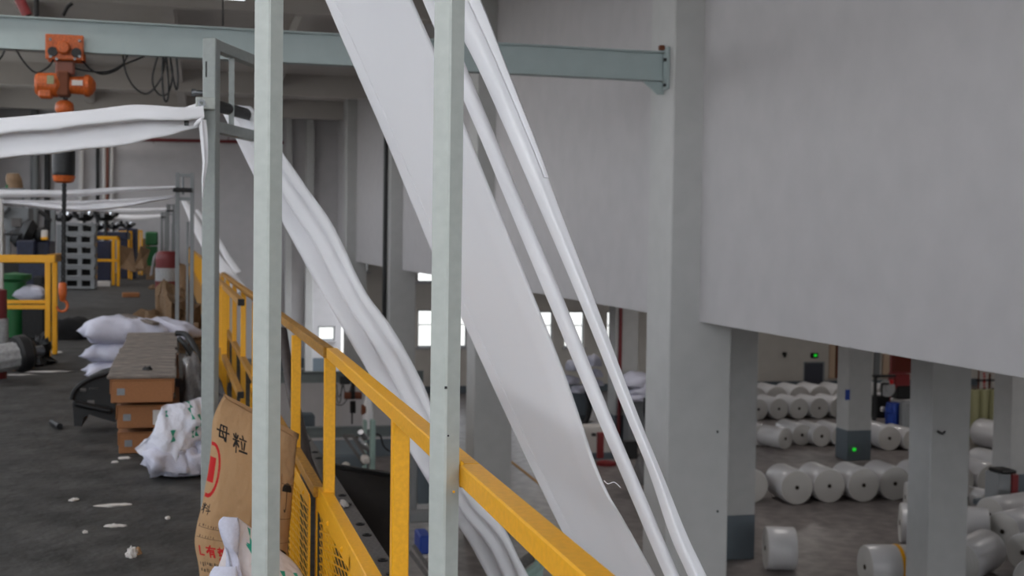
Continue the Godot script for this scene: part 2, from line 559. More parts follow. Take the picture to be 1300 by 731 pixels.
func shell() -> void:
	var st := S()
	prism(st, PackedVector2Array([Vector2(-8.7, -6), Vector2(0.8, -6), Vector2(0.8, 5.15), Vector2(edge_x(FARZ) + 0.3, FARZ), Vector2(-8.7, FARZ)]), -0.35, 0.0)
	struct("floor", st, M.floor)
	st = S()
	span(st, p(-8.9, LOW - 0.3, -6.2), p(40.2, LOW, FARZ + 0.2))
	struct("floor_lower", st, M.floor_low)
	st = S()
	span(st, p(-8.9, 7.4, -6.2), p(5.98, 7.7, FARZ + 0.2))
	struct("ceiling", st, M.ceiling)
	st = S()
	span(st, p(5.98, 1.2, -6.2), p(40.2, 1.5, LOWZ + 0.2))
	struct("ceiling", st, M.wall)
	st = S()
	span(st, p(WALLX, 0.7, -6.0), p(WALLX + 0.2, 7.4, FARZ))
	struct("wall_right", st, M.wall)
	# left wall with its long window bands, and the wall behind the camera with three tall windows
	st = S()
	span(st, p(-8.9, LOW, -6.0), p(-8.7, 2.6, FARZ))
	span(st, p(-8.9, 6.3, -6.0), p(-8.7, 7.4, FARZ))
	var zz := -6.0
	for i in 9:
		var z1 := -5.0 + i * 6.6
		span(st, p(-8.9, 2.6, zz), p(-8.7, 6.3, z1))
		zz = z1 + 5.4
		side_window(p(-8.8, 4.45, z1 + 2.7), Vector3(0.06, 3.7, 5.4), 4)
	span(st, p(-8.9, 2.6, zz), p(-8.7, 6.3, FARZ))
	struct("wall_left", st, M.wall)
	st = S()
	var low := [1.0, 5.4, 7.5, 13.0, 15.0, 21.0, 23.0, 29.0, 31.0, 37.0]      # low windows: open hall, then storage hall
	var lx := -8.9
	for i in range(0, low.size(), 2):
		span(st, p(lx, -3.4, -6.2), p(low[i], 0.2, -6.0))
		lx = low[i + 1]
		side_window(p((low[i] + lx) / 2, -1.6, -6.1), Vector3(lx - low[i], 3.6, 0.06), 4)
	span(st, p(lx, -3.4, -6.2), p(40.2, 0.2, -6.0))
	span(st, p(-8.9, LOW, -6.2), p(40.2, -3.4, -6.0))
	span(st, p(-8.9, 0.2, -6.2), p(40.2, 1.6, -6.0))
	span(st, p(-8.9, 6.4, -6.2), p(40.2, 7.4, -6.0))
	span(st, p(WALLX, 1.6, -6.2), p(40.2, 6.4, -6.0))
	var xx := -8.9
	for x in [-8.2, -3.5, 1.2]:
		span(st, p(xx, 1.6, -6.2), p(x, 6.4, -6.0))
		xx = x + 4.0
		side_window(p(x + 2.0, 4.0, -6.1), Vector3(4.0, 4.8, 0.06), 3)
	span(st, p(xx, 1.6, -6.2), p(WALLX, 6.4, -6.0))
	struct("wall_behind", st, M.wall)
	st = S()
	span(st, p(40.0, LOW, -6.0), p(40.2, 1.2, LOWZ))
	struct("wall_storage", st, M.wall_warm)
	# roof beams across and along
	var k := 1
	for z in [4.0, 12.0, 20.3, 28.8, 37.3, 45.6, 54.0]:
		st = S()
		span(st, p(-8.7, 6.65, z), p(WALLX, 7.4, z + 0.4))
		struct("trim_%d" % k, st, M.ceiling)
		k += 1
	for x in [-4.6, -1.0, 2.3]:
		st = S()
		span(st, p(x, 6.95, -6), p(x + 0.3, 7.4, FARZ))
		struct("trim_%d" % k, st, M.ceiling)
		k += 1
	# pipework on the far wall
	st = S()
	tube(st, [on_z(120, 176, FARZ - 0.3), on_z(360, 181, FARZ - 0.3)], 0.07)
	for x in [150, 195, 290]:
		bar(st, on_z(x, 160, FARZ - 0.3), on_z(x, 182, FARZ - 0.3), 0.03, 0.03)
	tag(obj("sprinkler_pipe", st, M.pipe_red), "dark red pipe running level along the top of the far wall", "pipe")
	var far := [[44, 66, 320, 0.16, "pipe_grey", "grey vertical downpipe at the left end of the far wall"], [60, 180, 240, 0.12, "black", "thick black cable hanging on the far wall left of the hoist"],
		[103, 130, 245, 0.1, "pipe_white", "white pipe on the far wall just right of the orange hoist"], [124, 180, 245, 0.07, "black", "thin black cable hanging on the far wall right of the hoist"],
		[132, 175, 245, 0.09, "pipe_white", "white pipe on the far wall, second to the right of the hoist"], [136, 178, 245, 0.06, "copper", "brown pipe on the far wall between two white pipes"], [142, 130, 245, 0.07, "pipe_white", "white pipe on the far wall, rightmost of the vertical pipes"]]
	for f in far:
		st = S()
		var a := on_z(f[0], f[1], FARZ - 0.2)
		var b := on_z(f[0], f[2], FARZ - 0.2)
		b.y = 0.0
		b.x = a.x
		tube(st, [a, b], f[3])
		tag(obj("wall_pipe" if f[4] != "black" else "wall_cable", st, M[f[4]]), f[5], "pipe" if f[4] != "black" else "cable")
	# rods and pipes at the roof
	st = S()
	tube(st, [on_z(46, -30, 24), on_z(46, 22, 24)], 0.045)
	tag(obj("conduit", st, M.black), "dark vertical conduit above the crane beam near the red pipe", "conduit")
	st = S()
	tube(st, [on_z(283, -30, 24), on_z(283, 33, 24)], 0.015)
	tag(obj("hanging_rod", st, M.dark_steel), "thin dark rod hanging above the crane beam beside the tube lamp", "rod")
	st = S()
	tube(st, [on_z(10, -30, 22), on_z(35, 20, 22)], 0.085)
	tag(obj("roof_pipe", st, M.pipe_red), "slanting dark red pipe above the crane beam at the top left", "pipe")
	st = S()
	tube(st, curve([on_z(92, 4, 22), on_z(86, 9, 22), on_z(80, 20, 22)]), 0.03)
	tag(obj("roof_cable", st, M.rag), "bent dark cable above the crane beam over the orange hoist", "cable")

func side_window(c: Vector3, s: Vector3, n: int) -> void:
	var t := Node3D.new()
	t.name = numbered("window_side")
	add_child(t)
	t.set_meta("kind", "structure")
	var wide := Vector3(1, 0, 0) if s.x > s.z else Vector3(0, 0, 1)
	var w := maxf(s.x, s.z)
	for i in n + 1:
		var st := S()
		box(st, c + wide * (w * (float(i) / n - 0.5)), Vector3(0.06, s.y, 0.06))
		obj("mullion", st, M.frame, t)
	for i in n:
		var st := S()
		box(st, c + wide * (w * ((i + 0.5) / n - 0.5)), wide * (w / n - 0.06) + Vector3(0, s.y, 0) + (Vector3.ONE - wide - Vector3.UP) * 0.006)
		obj("pane", st, M.glass, t)

func columns_() -> void:
	var row := [[14.1, "large white concrete column carrying the end of the grey-green crane beam"], [25.1, "white concrete column behind the wide white web, just right of the near post"], [37.3, "white concrete column with a thin dark pipe beside it, left of the near right post"],
		[49.0, "white concrete column of the void wall, farthest from the camera"], [2.0, "white concrete column of the void wall, beside the camera"]]
	for r in row:
		var z: float = r[0]
		var t := thing("concrete_column", p(5.8, LOW, z + 0.4), r[1], "column")
		var st := S()
		box(st, Vector3(0, (7.4 - LOW) / 2.0, 0), Vector3(0.8, 7.4 - LOW, 0.8), Basis.IDENTITY, 0.015)
		obj("shaft", st, M.column, t)
		if z < 50.0:
			st = S()
			box(st, Vector3(0, 0.55, 0), Vector3(0.81, 1.1, 0.81), Basis.IDENTITY, 0.015)
			obj("painted_base", st, M.dado, t)
	var inner := [[9.94, 23.0, "white column with a dark painted foot, standing next right of the crane column"], [18.2, 33.0, "white column between the two halves of the fabric roll rows, with a dark painted foot"], [12.05, 19.0, "nearest white storage hall column, in front of the big rolls at the right"],
		[18.6, 26.0, "white column at the right edge of the photo behind the red and white box"], [12.4, 37.0, "grey column with a red pipe on it, seen between the narrow webs"], [26.3, 33.0, "white column farthest right in the storage hall"]]
	for r in inner:
		var t := thing("concrete_column", p(r[0] + 0.4, LOW, r[1] + 0.4), r[2], "column")
		var st := S()
		box(st, Vector3(0, (1.2 - LOW) / 2.0, 0), Vector3(0.75, 1.2 - LOW, 0.7), Basis.IDENTITY, 0.015)
		obj("shaft", st, M.column, t)
		if r[1] == 19.0: continue
		st = S()
		box(st, Vector3(0, 0.45, 0), Vector3(0.76, 0.9, 0.71), Basis.IDENTITY, 0.015)
		obj("painted_base", st, M.dado, t)
	var st := S()
	tube(st, [p(5.3, LOW, 37.6), p(5.3, 6.6, 37.6)], 0.07)
	tag(obj("drain_pipe", st, M.dark_steel), "thin dark vertical pipe beside a void wall column", "pipe")
	st = S()
	tube(st, [p(12.55, LOW, 36.95), p(12.55, 1.1, 36.95)], 0.06)
	tag(obj("hydrant_pipe", st, M.pipe_red), "dark red vertical pipe on the grey column behind the narrow webs", "pipe")
	# green indicator at the foot of the middle storage column
	st = S()
	box(st, p(18.4, LOW + 0.35, 32.96), Vector3(0.09, 0.09, 0.08), Basis.IDENTITY, 0.02)
	tag(obj("indicator_light", st, M.exit_glow), "small green glowing light at the dark foot of a white column", "light")

func pierced(st: SurfaceTool, x0: float, x1: float, y0: float, y1: float, z: float, holes: Array) -> void:   # a wall across the hall with openings
	var xs := [x0, x1]
	for h in holes: xs.append_array([h[0], h[1]])
	xs.sort()
	for i in xs.size() - 1:
		var a: float = xs[i]
		var b: float = xs[i + 1]
		if b - a < 0.001: continue
		var mid := (a + b) / 2.0
		var cuts := []
		for h in holes:
			if mid > h[0] and mid < h[1]: cuts.append(Vector2(h[2], h[3]))
		cuts.sort_custom(func(u, v): return u.x < v.x)
		var y := y0
		for c in cuts:
			if c.x > y: span(st, p(a, y, z), p(b, c.x, z + 0.25))
			y = maxf(y, c.y)
		span(st, p(a, y, z), p(b, y1, z + 0.25))

func lower_wall() -> void:
	# end wall of the lower hall with its window openings, built round them
	var wins := []                       # [left, bottom, right, top, distance] of each opening
	for w in [[530, 441, 593, 393], [530, 358, 575, 345], [650, 441, 702, 395], [716, 441, 742, 395], [770, 441, 800, 395], [455, 345, 468, 333]]:
		var u := on_z(w[0], w[1], LOWZ)
		var v := on_z(w[2], w[3], LOWZ)
		wins.append([u.x, v.x, u.y, v.y, LOWZ])
	for w in [[376, 467, 384, 425], [404, 432, 425, 414]]:
		var u := on_z(w[0], w[1], FARZ)
		var v := on_z(w[2], w[3], FARZ)
		wins.append([u.x, v.x, u.y, v.y, FARZ])
	var door := [on_z(1020, 470, LOWZ).x, on_z(1047, 470, LOWZ).x, LOW, on_z(1034, 459, LOWZ).y]
	var st := S()
	pierced(st, -8.9, WALLX + 0.2, LOW, 7.4, FARZ, wins.filter(func(w): return w[4] == FARZ))
	struct("wall_end", st, M.wall)
	st = S()
	pierced(st, WALLX, 40.2, LOW, 1.4, LOWZ, wins.filter(func(w): return w[4] == LOWZ) + [door])
	struct("wall_end_lower", st, M.wall_warm)
	st = S()
	var pt := on_z(450, 477, 36.0).y
	span(st, p(0.6, LOW, 36.0), p(5.38, pt, 36.15))
	struct("wall_partition", st, M.wall)
	st = S()
	span(st, p(0.6, LOW, 35.97), p(5.38, LOW + 0.5, 36.0))
	struct("baseboard_partition", st, M.dado)
	var n := 1
	for w in wins:
		var t := Node3D.new()
		t.name = "window_%d" % n
		add_child(t)
		t.set_meta("kind", "structure")
		n += 1
		st = S()
		var z: float = w[4] + 0.1
		for e in [[w[0], w[2], w[1], w[2] + 0.06], [w[0], w[3] - 0.06, w[1], w[3]], [w[0], w[2], w[0] + 0.05, w[3]], [w[1] - 0.05, w[2], w[1], w[3]]]:
			span(st, p(e[0], e[1], z), p(e[2], e[3], z + 0.08))
		obj("window_frame", st, M.frame, t)
		var cols := maxi(1, int(round((w[1] - w[0]) / 0.7)))
		var rows := 2 if w[3] - w[2] > 1.0 else 1
		for i in range(1, cols):
			st = S()
			var x := lerpf(w[0], w[1], float(i) / cols)
			span(st, p(x - 0.02, w[2], z), p(x + 0.02, w[3], z + 0.06))
			obj("mullion", st, M.frame, t)
		if rows == 2:
			st = S()
			var y := lerpf(w[2], w[3], 0.6)
			span(st, p(w[0], y - 0.02, z), p(w[1], y + 0.02, z + 0.06))
			obj("mullion", st, M.frame, t)
		for i in cols:
			for j in rows:
				st = S()
				var x0 := lerpf(w[0], w[1], float(i) / cols)
				var x1 := lerpf(w[0], w[1], float(i + 1) / cols)
				var y0 := lerpf(w[2], w[3], 0.6 if j else 0.0)
				var y1 := lerpf(w[2], w[3], 1.0 if j or rows == 1 else 0.6)
				span(st, p(x0 + 0.02, y0 + 0.02, z + 0.03), p(x1 - 0.02, y1 - 0.02, z + 0.036))
				obj("pane", st, M.glass, t)
		st = S()
		span(st, p(w[0] - 0.08, w[2] - 0.07, w[4] - 0.12), p(w[1] + 0.08, w[2], w[4] + 0.1))
		obj("window_sill", st, M.wall, t)
	var d := Node3D.new()
	d.name = "door_1"
	add_child(d)
	d.set_meta("kind", "structure")
	st = S()
	span(st, p(door[0] + 0.06, LOW, LOWZ + 0.06), p(door[1] - 0.06, door[3] - 0.06, LOWZ + 0.12))
	obj("door_leaf", st, M.door, d)
	st = S()
	for e in [[door[0], LOW, door[0] + 0.06, door[3]], [door[1] - 0.06, LOW, door[1], door[3]], [door[0], door[3] - 0.06, door[1], door[3]]]:
		span(st, p(e[0], e[1], LOWZ + 0.02), p(e[2], e[3], LOWZ + 0.16))
	obj("door_frame", st, M.frame, d)
	st = S()
	span(st, p(door[0] + 0.14, LOW + 1.0, LOWZ), p(door[0] + 0.18, LOW + 1.15, LOWZ + 0.06))
	obj("door_handle", st, M.steel, d)
	st = S()
	span(st, p(5.9, LOW, LOWZ - 0.02), p(door[0], LOW + 0.3, LOWZ))
	span(st, p(door[1], LOW, LOWZ - 0.02), p(40.0, LOW + 0.3, LOWZ))
	span(st, p(-8.7, LOW, FARZ - 0.02), p(5.4, LOW + 0.95, FARZ))
	struct("baseboard_end", st, M.dado)
	var x := thing("exit_sign", on_z(1034, 451, LOWZ - 0.06), "green glowing exit sign on the wall above the dark door", "sign")
	st = S()
	box(st, Vector3(), Vector3(0.34, 0.22, 0.07), Basis.IDENTITY, 0.01)
	obj("case", st, M.black, x)
	st = S()
	box(st, Vector3(0.03, 0, 0.04), Vector3(0.13, 0.1, 0.012))
	obj("lit_face", st, M.exit_glow, x)
	st = S()
	var c := on_z(996, 449, LOWZ - 0.1)
	box(st, c, Vector3(0.16, 0.14, 0.16), Basis.IDENTITY, 0.02)
	tube(st, [c + Vector3(0, 0, 0.05), c + Vector3(-0.1, -0.1, 0.22)], 0.05)
	tag(obj("wall_camera", st, M.dark_steel), "small dark camera on the wall left of the exit sign", "camera")
	for s in [[362, 370, "pale pilaster on the far wall just right of the near post"], [388, 398, "grey pilaster on the far wall, second right of the near post"]]:
		st = S()
		var a := on_z(s[0], 300, FARZ - 0.3)
		var b := on_z(s[1], 300, FARZ - 0.3)
		span(st, p(a.x, LOW, FARZ - 0.01), p(b.x, 7.3, FARZ - 0.35), 0.01)
		tag(obj("pilaster", st, M.column), s[2], "pilaster")
	# pale pilaster strips and pipes right of the door
	var strips := [[1053, 1060, "peach", "pale peach wall strip just right of the dark door"], [1061, 1064, "rust", "rust stained pipe between the pale wall strips"], [1066, 1068, "black", "thin dark pipe among the pale wall strips"], [1069, 1073, "peach", "pale peach wall strip touching the middle column"], [1110, 1117, "grey_paint", "grey wall strip right of the middle column"], [1121, 1130, "peach", "bright pale wall strip left of the red mesh panel"]]
	for s in strips:
		st = S()
		var a := on_z(s[0], 450, LOWZ - 0.06)
		var b := on_z(s[1], 450, LOWZ - 0.06)
		span(st, p(a.x, LOW + 0.4, LOWZ - 0.02), p(b.x, 1.2, LOWZ - 0.1))
		tag(obj("wall_strip", st, M[s[2]]), s[3], "wall strip")

# ---------------------------------------------------------------- crane beam and hoist
func ibeam(st: SurfaceTool, a: Vector3, b: Vector3, h: float, w: float, tf: float, tw: float) -> void:
	bar(st, a + Vector3(0, h / 2 - tf / 2, 0), b + Vector3(0, h / 2 - tf / 2, 0), w, tf)
	bar(st, a - Vector3(0, h / 2 - tf / 2, 0), b - Vector3(0, h / 2 - tf / 2, 0), w, tf)
	bar(st, a, b, tw, h - 2 * tf)

func crane() -> void:
	var z := 14.4
	var t := thing("crane_beam", p(5.4, 3.78, z), "grey-green steel crane beam spanning the hall from the white column", "beam")
	var st := S()
	ibeam(st, loc(t, p(-8.6, 3.79, z)), loc(t, p(5.36, 3.75, z)), 0.35, 0.16, 0.016, 0.05)
	obj("girder", st, M.beam, t)
	st = S()
	box(st, Vector3(-0.02, -0.06, 0), Vector3(0.03, 0.5, 0.34), Basis.IDENTITY, 0.004)
	var ep := obj("end_plate", st, M.beam, t)
	st = S()
	extr(st, [Vector3(-0.3, -0.2, -0.01), Vector3(-0.02, -0.2, -0.01), Vector3(-0.02, -0.36, -0.01), Vector3(-0.1, -0.36, -0.01)], Vector3(0, 0, 0.02))
	obj("gusset", st, M.beam, t)
	st = S()
	box(st, Vector3(-0.07, 0.19, 0.05), Vector3(0.07, 0.06, 0.06), Basis.IDENTITY, 0.01)
	obj("bolt_head", st, M.rust, ep)
	for k in [[-0.2, 0.12], [-0.2, -0.12], [0.1, 0.12], [0.1, -0.12]]:
		st = S()
		lathe(st, [Vector2(0, 0.03), Vector2(0.02, 0.03), Vector2(0.02, 0)], Transform3D(Basis(Vector3(0, 0, 1), PI / 2), Vector3(-0.035, k[0] - 0.06, k[1])), 6)
		obj("bolt", st, M.dark_steel, ep)
	# electric hoist: everything measured from the beam's underside
	var c := on_z(83, 62, z - 0.14)
	var h := thing("electric_hoist", Vector3(c.x, 3.6, -z), "orange electric chain hoist hanging from its trolley on the crane beam", "hoist")
	var u := 0.0085      # metres per pixel there
	var q := func(x: float, y: float, dz: float) -> Vector3:
		return loc(h, on_z(x, y, z - dz))
	var plate: MeshInstance3D
	for s in [-1.0, 1.0]:
		st = S()
		var mid: Vector3 = q.call(83.5, 62, 0.0)
		box(st, Vector3(mid.x, mid.y, 0.11 * s), Vector3(0.39, 0.27, 0.025), Basis.IDENTITY, 0.012)
		plate = obj("trolley_plate", st, M.orange, h)
		for k in [-0.12, 0.12]:
			st = S()
			lathe(st, [Vector2(0, 0.05), Vector2(0.05, 0.05), Vector2(0.06, 0.0), Vector2(0.06, -0.02)], Transform3D(Basis(Vector3(1, 0, 0), PI / 2), Vector3(mid.x + k, -0.02, 0.09 * s)), 14)
			obj("trolley_wheel", st, M.dark_steel, h)
	st = S()
	var hub: Vector3 = q.call(81, 61, 0.12)
	lathe(st, [Vector2(0.07, 0), Vector2(0.07, 0.05), Vector2(0.055, 0.07), Vector2(0, 0.075)], Transform3D(Basis(Vector3(1, 0, 0), PI / 2), hub), 18)
	obj("gear_hub", st, M.orange, plate)
	for k in [[64, 50], [101, 52], [64, 72], [101, 72], [72, 75], [95, 75]]:
		st = S()
		lathe(st, [Vector2(0.016, 0), Vector2(0.016, 0.02), Vector2(0, 0.02)], Transform3D(Basis(Vector3(1, 0, 0), PI / 2), q.call(k[0], k[1], 0.122)), 6)
		obj("bolt", st, M.steel, plate)
	st = S()
	var n0: Vector3 = q.call(83, 77, 0.0)
	var n1: Vector3 = q.call(83, 96, 0.0)
	bar(st, n0, n1, 0.2, 0.12, 0.02)
	obj("hanger", st, M.copper, h)
	st = S()
	var m0: Vector3 = q.call(45, 107, 0.02)
	var m1: Vector3 = q.call(78, 107, 0.02)
	lathe(st, [Vector2(0, 0), Vector2(0.10, 0.0), Vector2(0.125, 0.03), Vector2(0.13, 0.22), Vector2(0.11, 0.26), Vector2(0, 0.27)], Transform3D(Basis(Vector3(0, 0, 1), -PI / 2), m0), 20)
	var motor := obj("motor_housing", st, M.orange, h)
	st = S()
	box(st, q.call(81, 107, 0.02), Vector3(0.13, 0.27, 0.22), Basis.IDENTITY, 0.02)
	obj("chain_gearbox", st, M.rust, h)
	st = S()
	var g0: Vector3 = q.call(87, 108, 0.02)
	lathe(st, [Vector2(0, 0), Vector2(0.09, 0.0), Vector2(0.1, 0.16), Vector2(0.12, 0.17), Vector2(0.12, 0.21), Vector2(0.09, 0.25), Vector2(0.04, 0.28), Vector2(0, 0.28)], Transform3D(Basis(Vector3(0, 0, 1), -PI / 2), g0), 20)
	var brake := obj("brake_housing", st, M.orange, h)
	st = S()
	box(st, q.call(58, 119, 0.05), Vector3(0.14, 0.1, 0.16), Basis.IDENTITY, 0.02)
	obj("control_box", st, M.orange, h)
	st = S()
	box(st, q.call(64, 101, 0.155), Vector3(0.07, 0.09, 0.006))
	obj("rating_plate", st, M.olive, motor)
	st = S()
	box(st, q.call(98, 105, 0.13), Vector3(0.11, 0.055, 0.006))
	obj("maker_plate", st, M.paper, brake)
	st = S()
	var b0: Vector3 = q.call(82, 137, 0.0)
	lathe(st, [Vector2(0, -0.09), Vector2(0.07, -0.08), Vector2(0.1, -0.02), Vector2(0.09, 0.05), Vector2(0.05, 0.08), Vector2(0, 0.08)], Transform3D(Basis.IDENTITY, b0), 16, false)
	obj("upper_hook_block", st, M.orange, h)
	st = S()
	var k0: Vector3 = q.call(81, 210, 0.0)
	lathe(st, [Vector2(0.0, -0.19), Vector2(0.07, -0.187), Vector2(0.104, -0.172), Vector2(0.122, -0.11)], Transform3D(Basis.IDENTITY, k0), 16)
	obj("bag_base", st, M.orange, h)
	st = S()
	lathe(st, [Vector2(0, -0.16), Vector2(0.1, -0.165), Vector2(0.118, -0.08), Vector2(0.12, 0.18), Vector2(0.105, 0.2), Vector2(0.09, 0.17)], Transform3D(Basis.IDENTITY, k0), 18)
	obj("chain_bag", st, M.dark_steel, h)
	# load chain of single links
	st = S()
	var top: Vector3 = q.call(83, 124, 0.0)
	var low: Vector3 = q.call(80, 362, 0.0)
	var links := 74
	for i in links:
		var o := top.lerp(low, (i + 0.5) / links)
		var b := Basis(Vector3.UP, PI / 2 * (i % 2) + 0.5)
		var loop := []
		for j in 9:
			loop.append(o + b * Vector3(cos(TAU * j / 8) * 0.02, sin(TAU * j / 8) * 0.032, 0))
		tube(st, loop, 0.008, 5)
	stuff(obj("load_chain", st, M.dark_steel, h))
	st = S()
	var e: Vector3 = q.call(79.5, 370, 0.0)
	lathe(st, [Vector2(0, -0.1), Vector2(0.03, -0.095), Vector2(0.042, -0.03), Vector2(0.045, 0.03), Vector2(0.04, 0.09), Vector2(0.02, 0.1), Vector2(0, 0.1)], Transform3D(Basis.IDENTITY, e), 14, false)
	var hb := obj("hook_block", st, M.orange, h)
	st = S()
	var hk := []
	for j in 12:
		var a := deg_to_rad(100.0 - 25.0 * j)
		hk.append(e + Vector3(-0.005 + cos(a) * 0.055, -0.155 + sin(a) * 0.062, 0))
	tube(st, [e + Vector3(0, -0.08, 0)] + hk, 0.02, 8, 0.012)
	obj("hook", st, M.orange, hb)
	# festoon cables
	var loops := [[[[6, 64], [2, 72], [-6, 80]], "black cable sagging under the crane beam at the left edge"], [[[20, 62], [30, 78], [45, 92], [60, 86], [68, 76]], "black cable looping from the crane beam to the left of the hoist trolley"],
		[[[104, 76], [115, 88], [130, 94], [146, 90], [158, 82], [175, 75], [190, 68]], "black cable sagging from the hoist towards the right under the beam"], [[[92, 86], [110, 90], [135, 91], [155, 82], [162, 70]], "second black cable sagging from the hoist, above the first"],
		[[[156, 70], [160, 92], [170, 110], [184, 119], [196, 112], [206, 95], [210, 72]], "wide black cable loop hanging left in the bundle under the beam"], [[[200, 72], [194, 95], [195, 110], [204, 121], [214, 117], [219, 95], [216, 72]], "deep black cable loop in the middle of the hanging bundle"],
		[[[207, 72], [206, 100], [208, 124], [212, 128], [214, 110], [211, 72]], "narrow longest black cable loop of the hanging bundle"], [[[216, 72], [219, 95], [224, 114], [226, 100], [224, 72]], "short black cable loop rightmost in the hanging bundle"]]
	for l in loops:
		var pts := []
		for w in l[0]: pts.append(on_z(w[0], w[1], z - 0.02 + 0.02 * (loops.find(l) % 3)))
		st = S()
		tube(st, curve(pts, 5), 0.011, 6)
		tag(obj("power_cable", st, M.black), l[1], "cable", "cables under the crane beam")

# ---------------------------------------------------------------- near frame and railing
func post(st: SurfaceTool, x: float, z: float, s: float, y0: float, y1: float, turn: float) -> void:
	box(st, p(x, (y0 + y1) / 2, z), Vector3(s, y1 - y0, s), Basis(Vector3.UP, turn), 0.0035)

func near_frame() -> void:
	var a := on_z(339.8, 300, 2.72)
	var b := on_z(567.5, 300, 2.45)
	var t := thing("web_frame", p(a.x, 0, -a.z), "nearest pale green steel frame, its two square posts running the full height of the photo", "frame")
	for v in [[a, 0.78], [b, 0.66]]:
		var st := S()
		post(st, v[0].x, -v[0].z, 0.045, 0.0, 2.85, v[1])
		put_in(t, "post", st, M.post)
		st = S()
		box(st, p(v[0].x, 0.006, -v[0].z), Vector3(0.12, 0.012, 0.12), Basis(Vector3.UP, v[1]), 0.002)
		put_in(t, "base_plate", st, M.post)
	for y in [2.82, 2.62]:
		var st := S()
		bar(st, Vector3(a.x, y, a.z), Vector3(b.x, y, b.z), 0.04, 0.04, 0.003)
		put_in(t, "crossbar", st, M.post)
	# the roller over which the near webs run reaches away from the frame to a rear post
	var st := S()
	post(st, 0.235, 4.85, 0.045, 0.0, 2.85, 0.78)
	put_in(t, "rear_post", st, M.post)
	st = S()
	bar(st, p(0.235, 2.83, 4.85), p(a.x, 2.82, -a.z), 0.04, 0.04, 0.003)
	put_in(t, "side_bar", st, M.post)
	st = S()
	bar(st, p(0.235, 2.83, 4.84), p(0.36, 2.83, 4.8), 0.03, 0.03, 0.003)
	put_in(t, "roller_arm", st, M.post)
	st = S()
	tube(st, [p(0.33, 2.86, 2.55), p(0.33, 2.86, 4.82)], 0.035, 16)
	put_in(t, "guide_roller", st, M.steel)
	for w in [[566, 492, 0.005], [569, 553, 0.003], [576, 624, 0.004]]:
		st = S()
		var v := on_z(w[0], w[1], 2.41)
		box(st, v, Vector3(w[2], w[2], 0.004))
		put_in(t, "chipped_spot", st, M.yellow if w[0] > 570 else M.black)

func put_in(t: Node3D, called: String, st: SurfaceTool, m: Material) -> MeshInstance3D:   # shape given in world space
	var o := obj(called, st, m, t)
	o.transform = t.transform.affine_inverse()
	return o

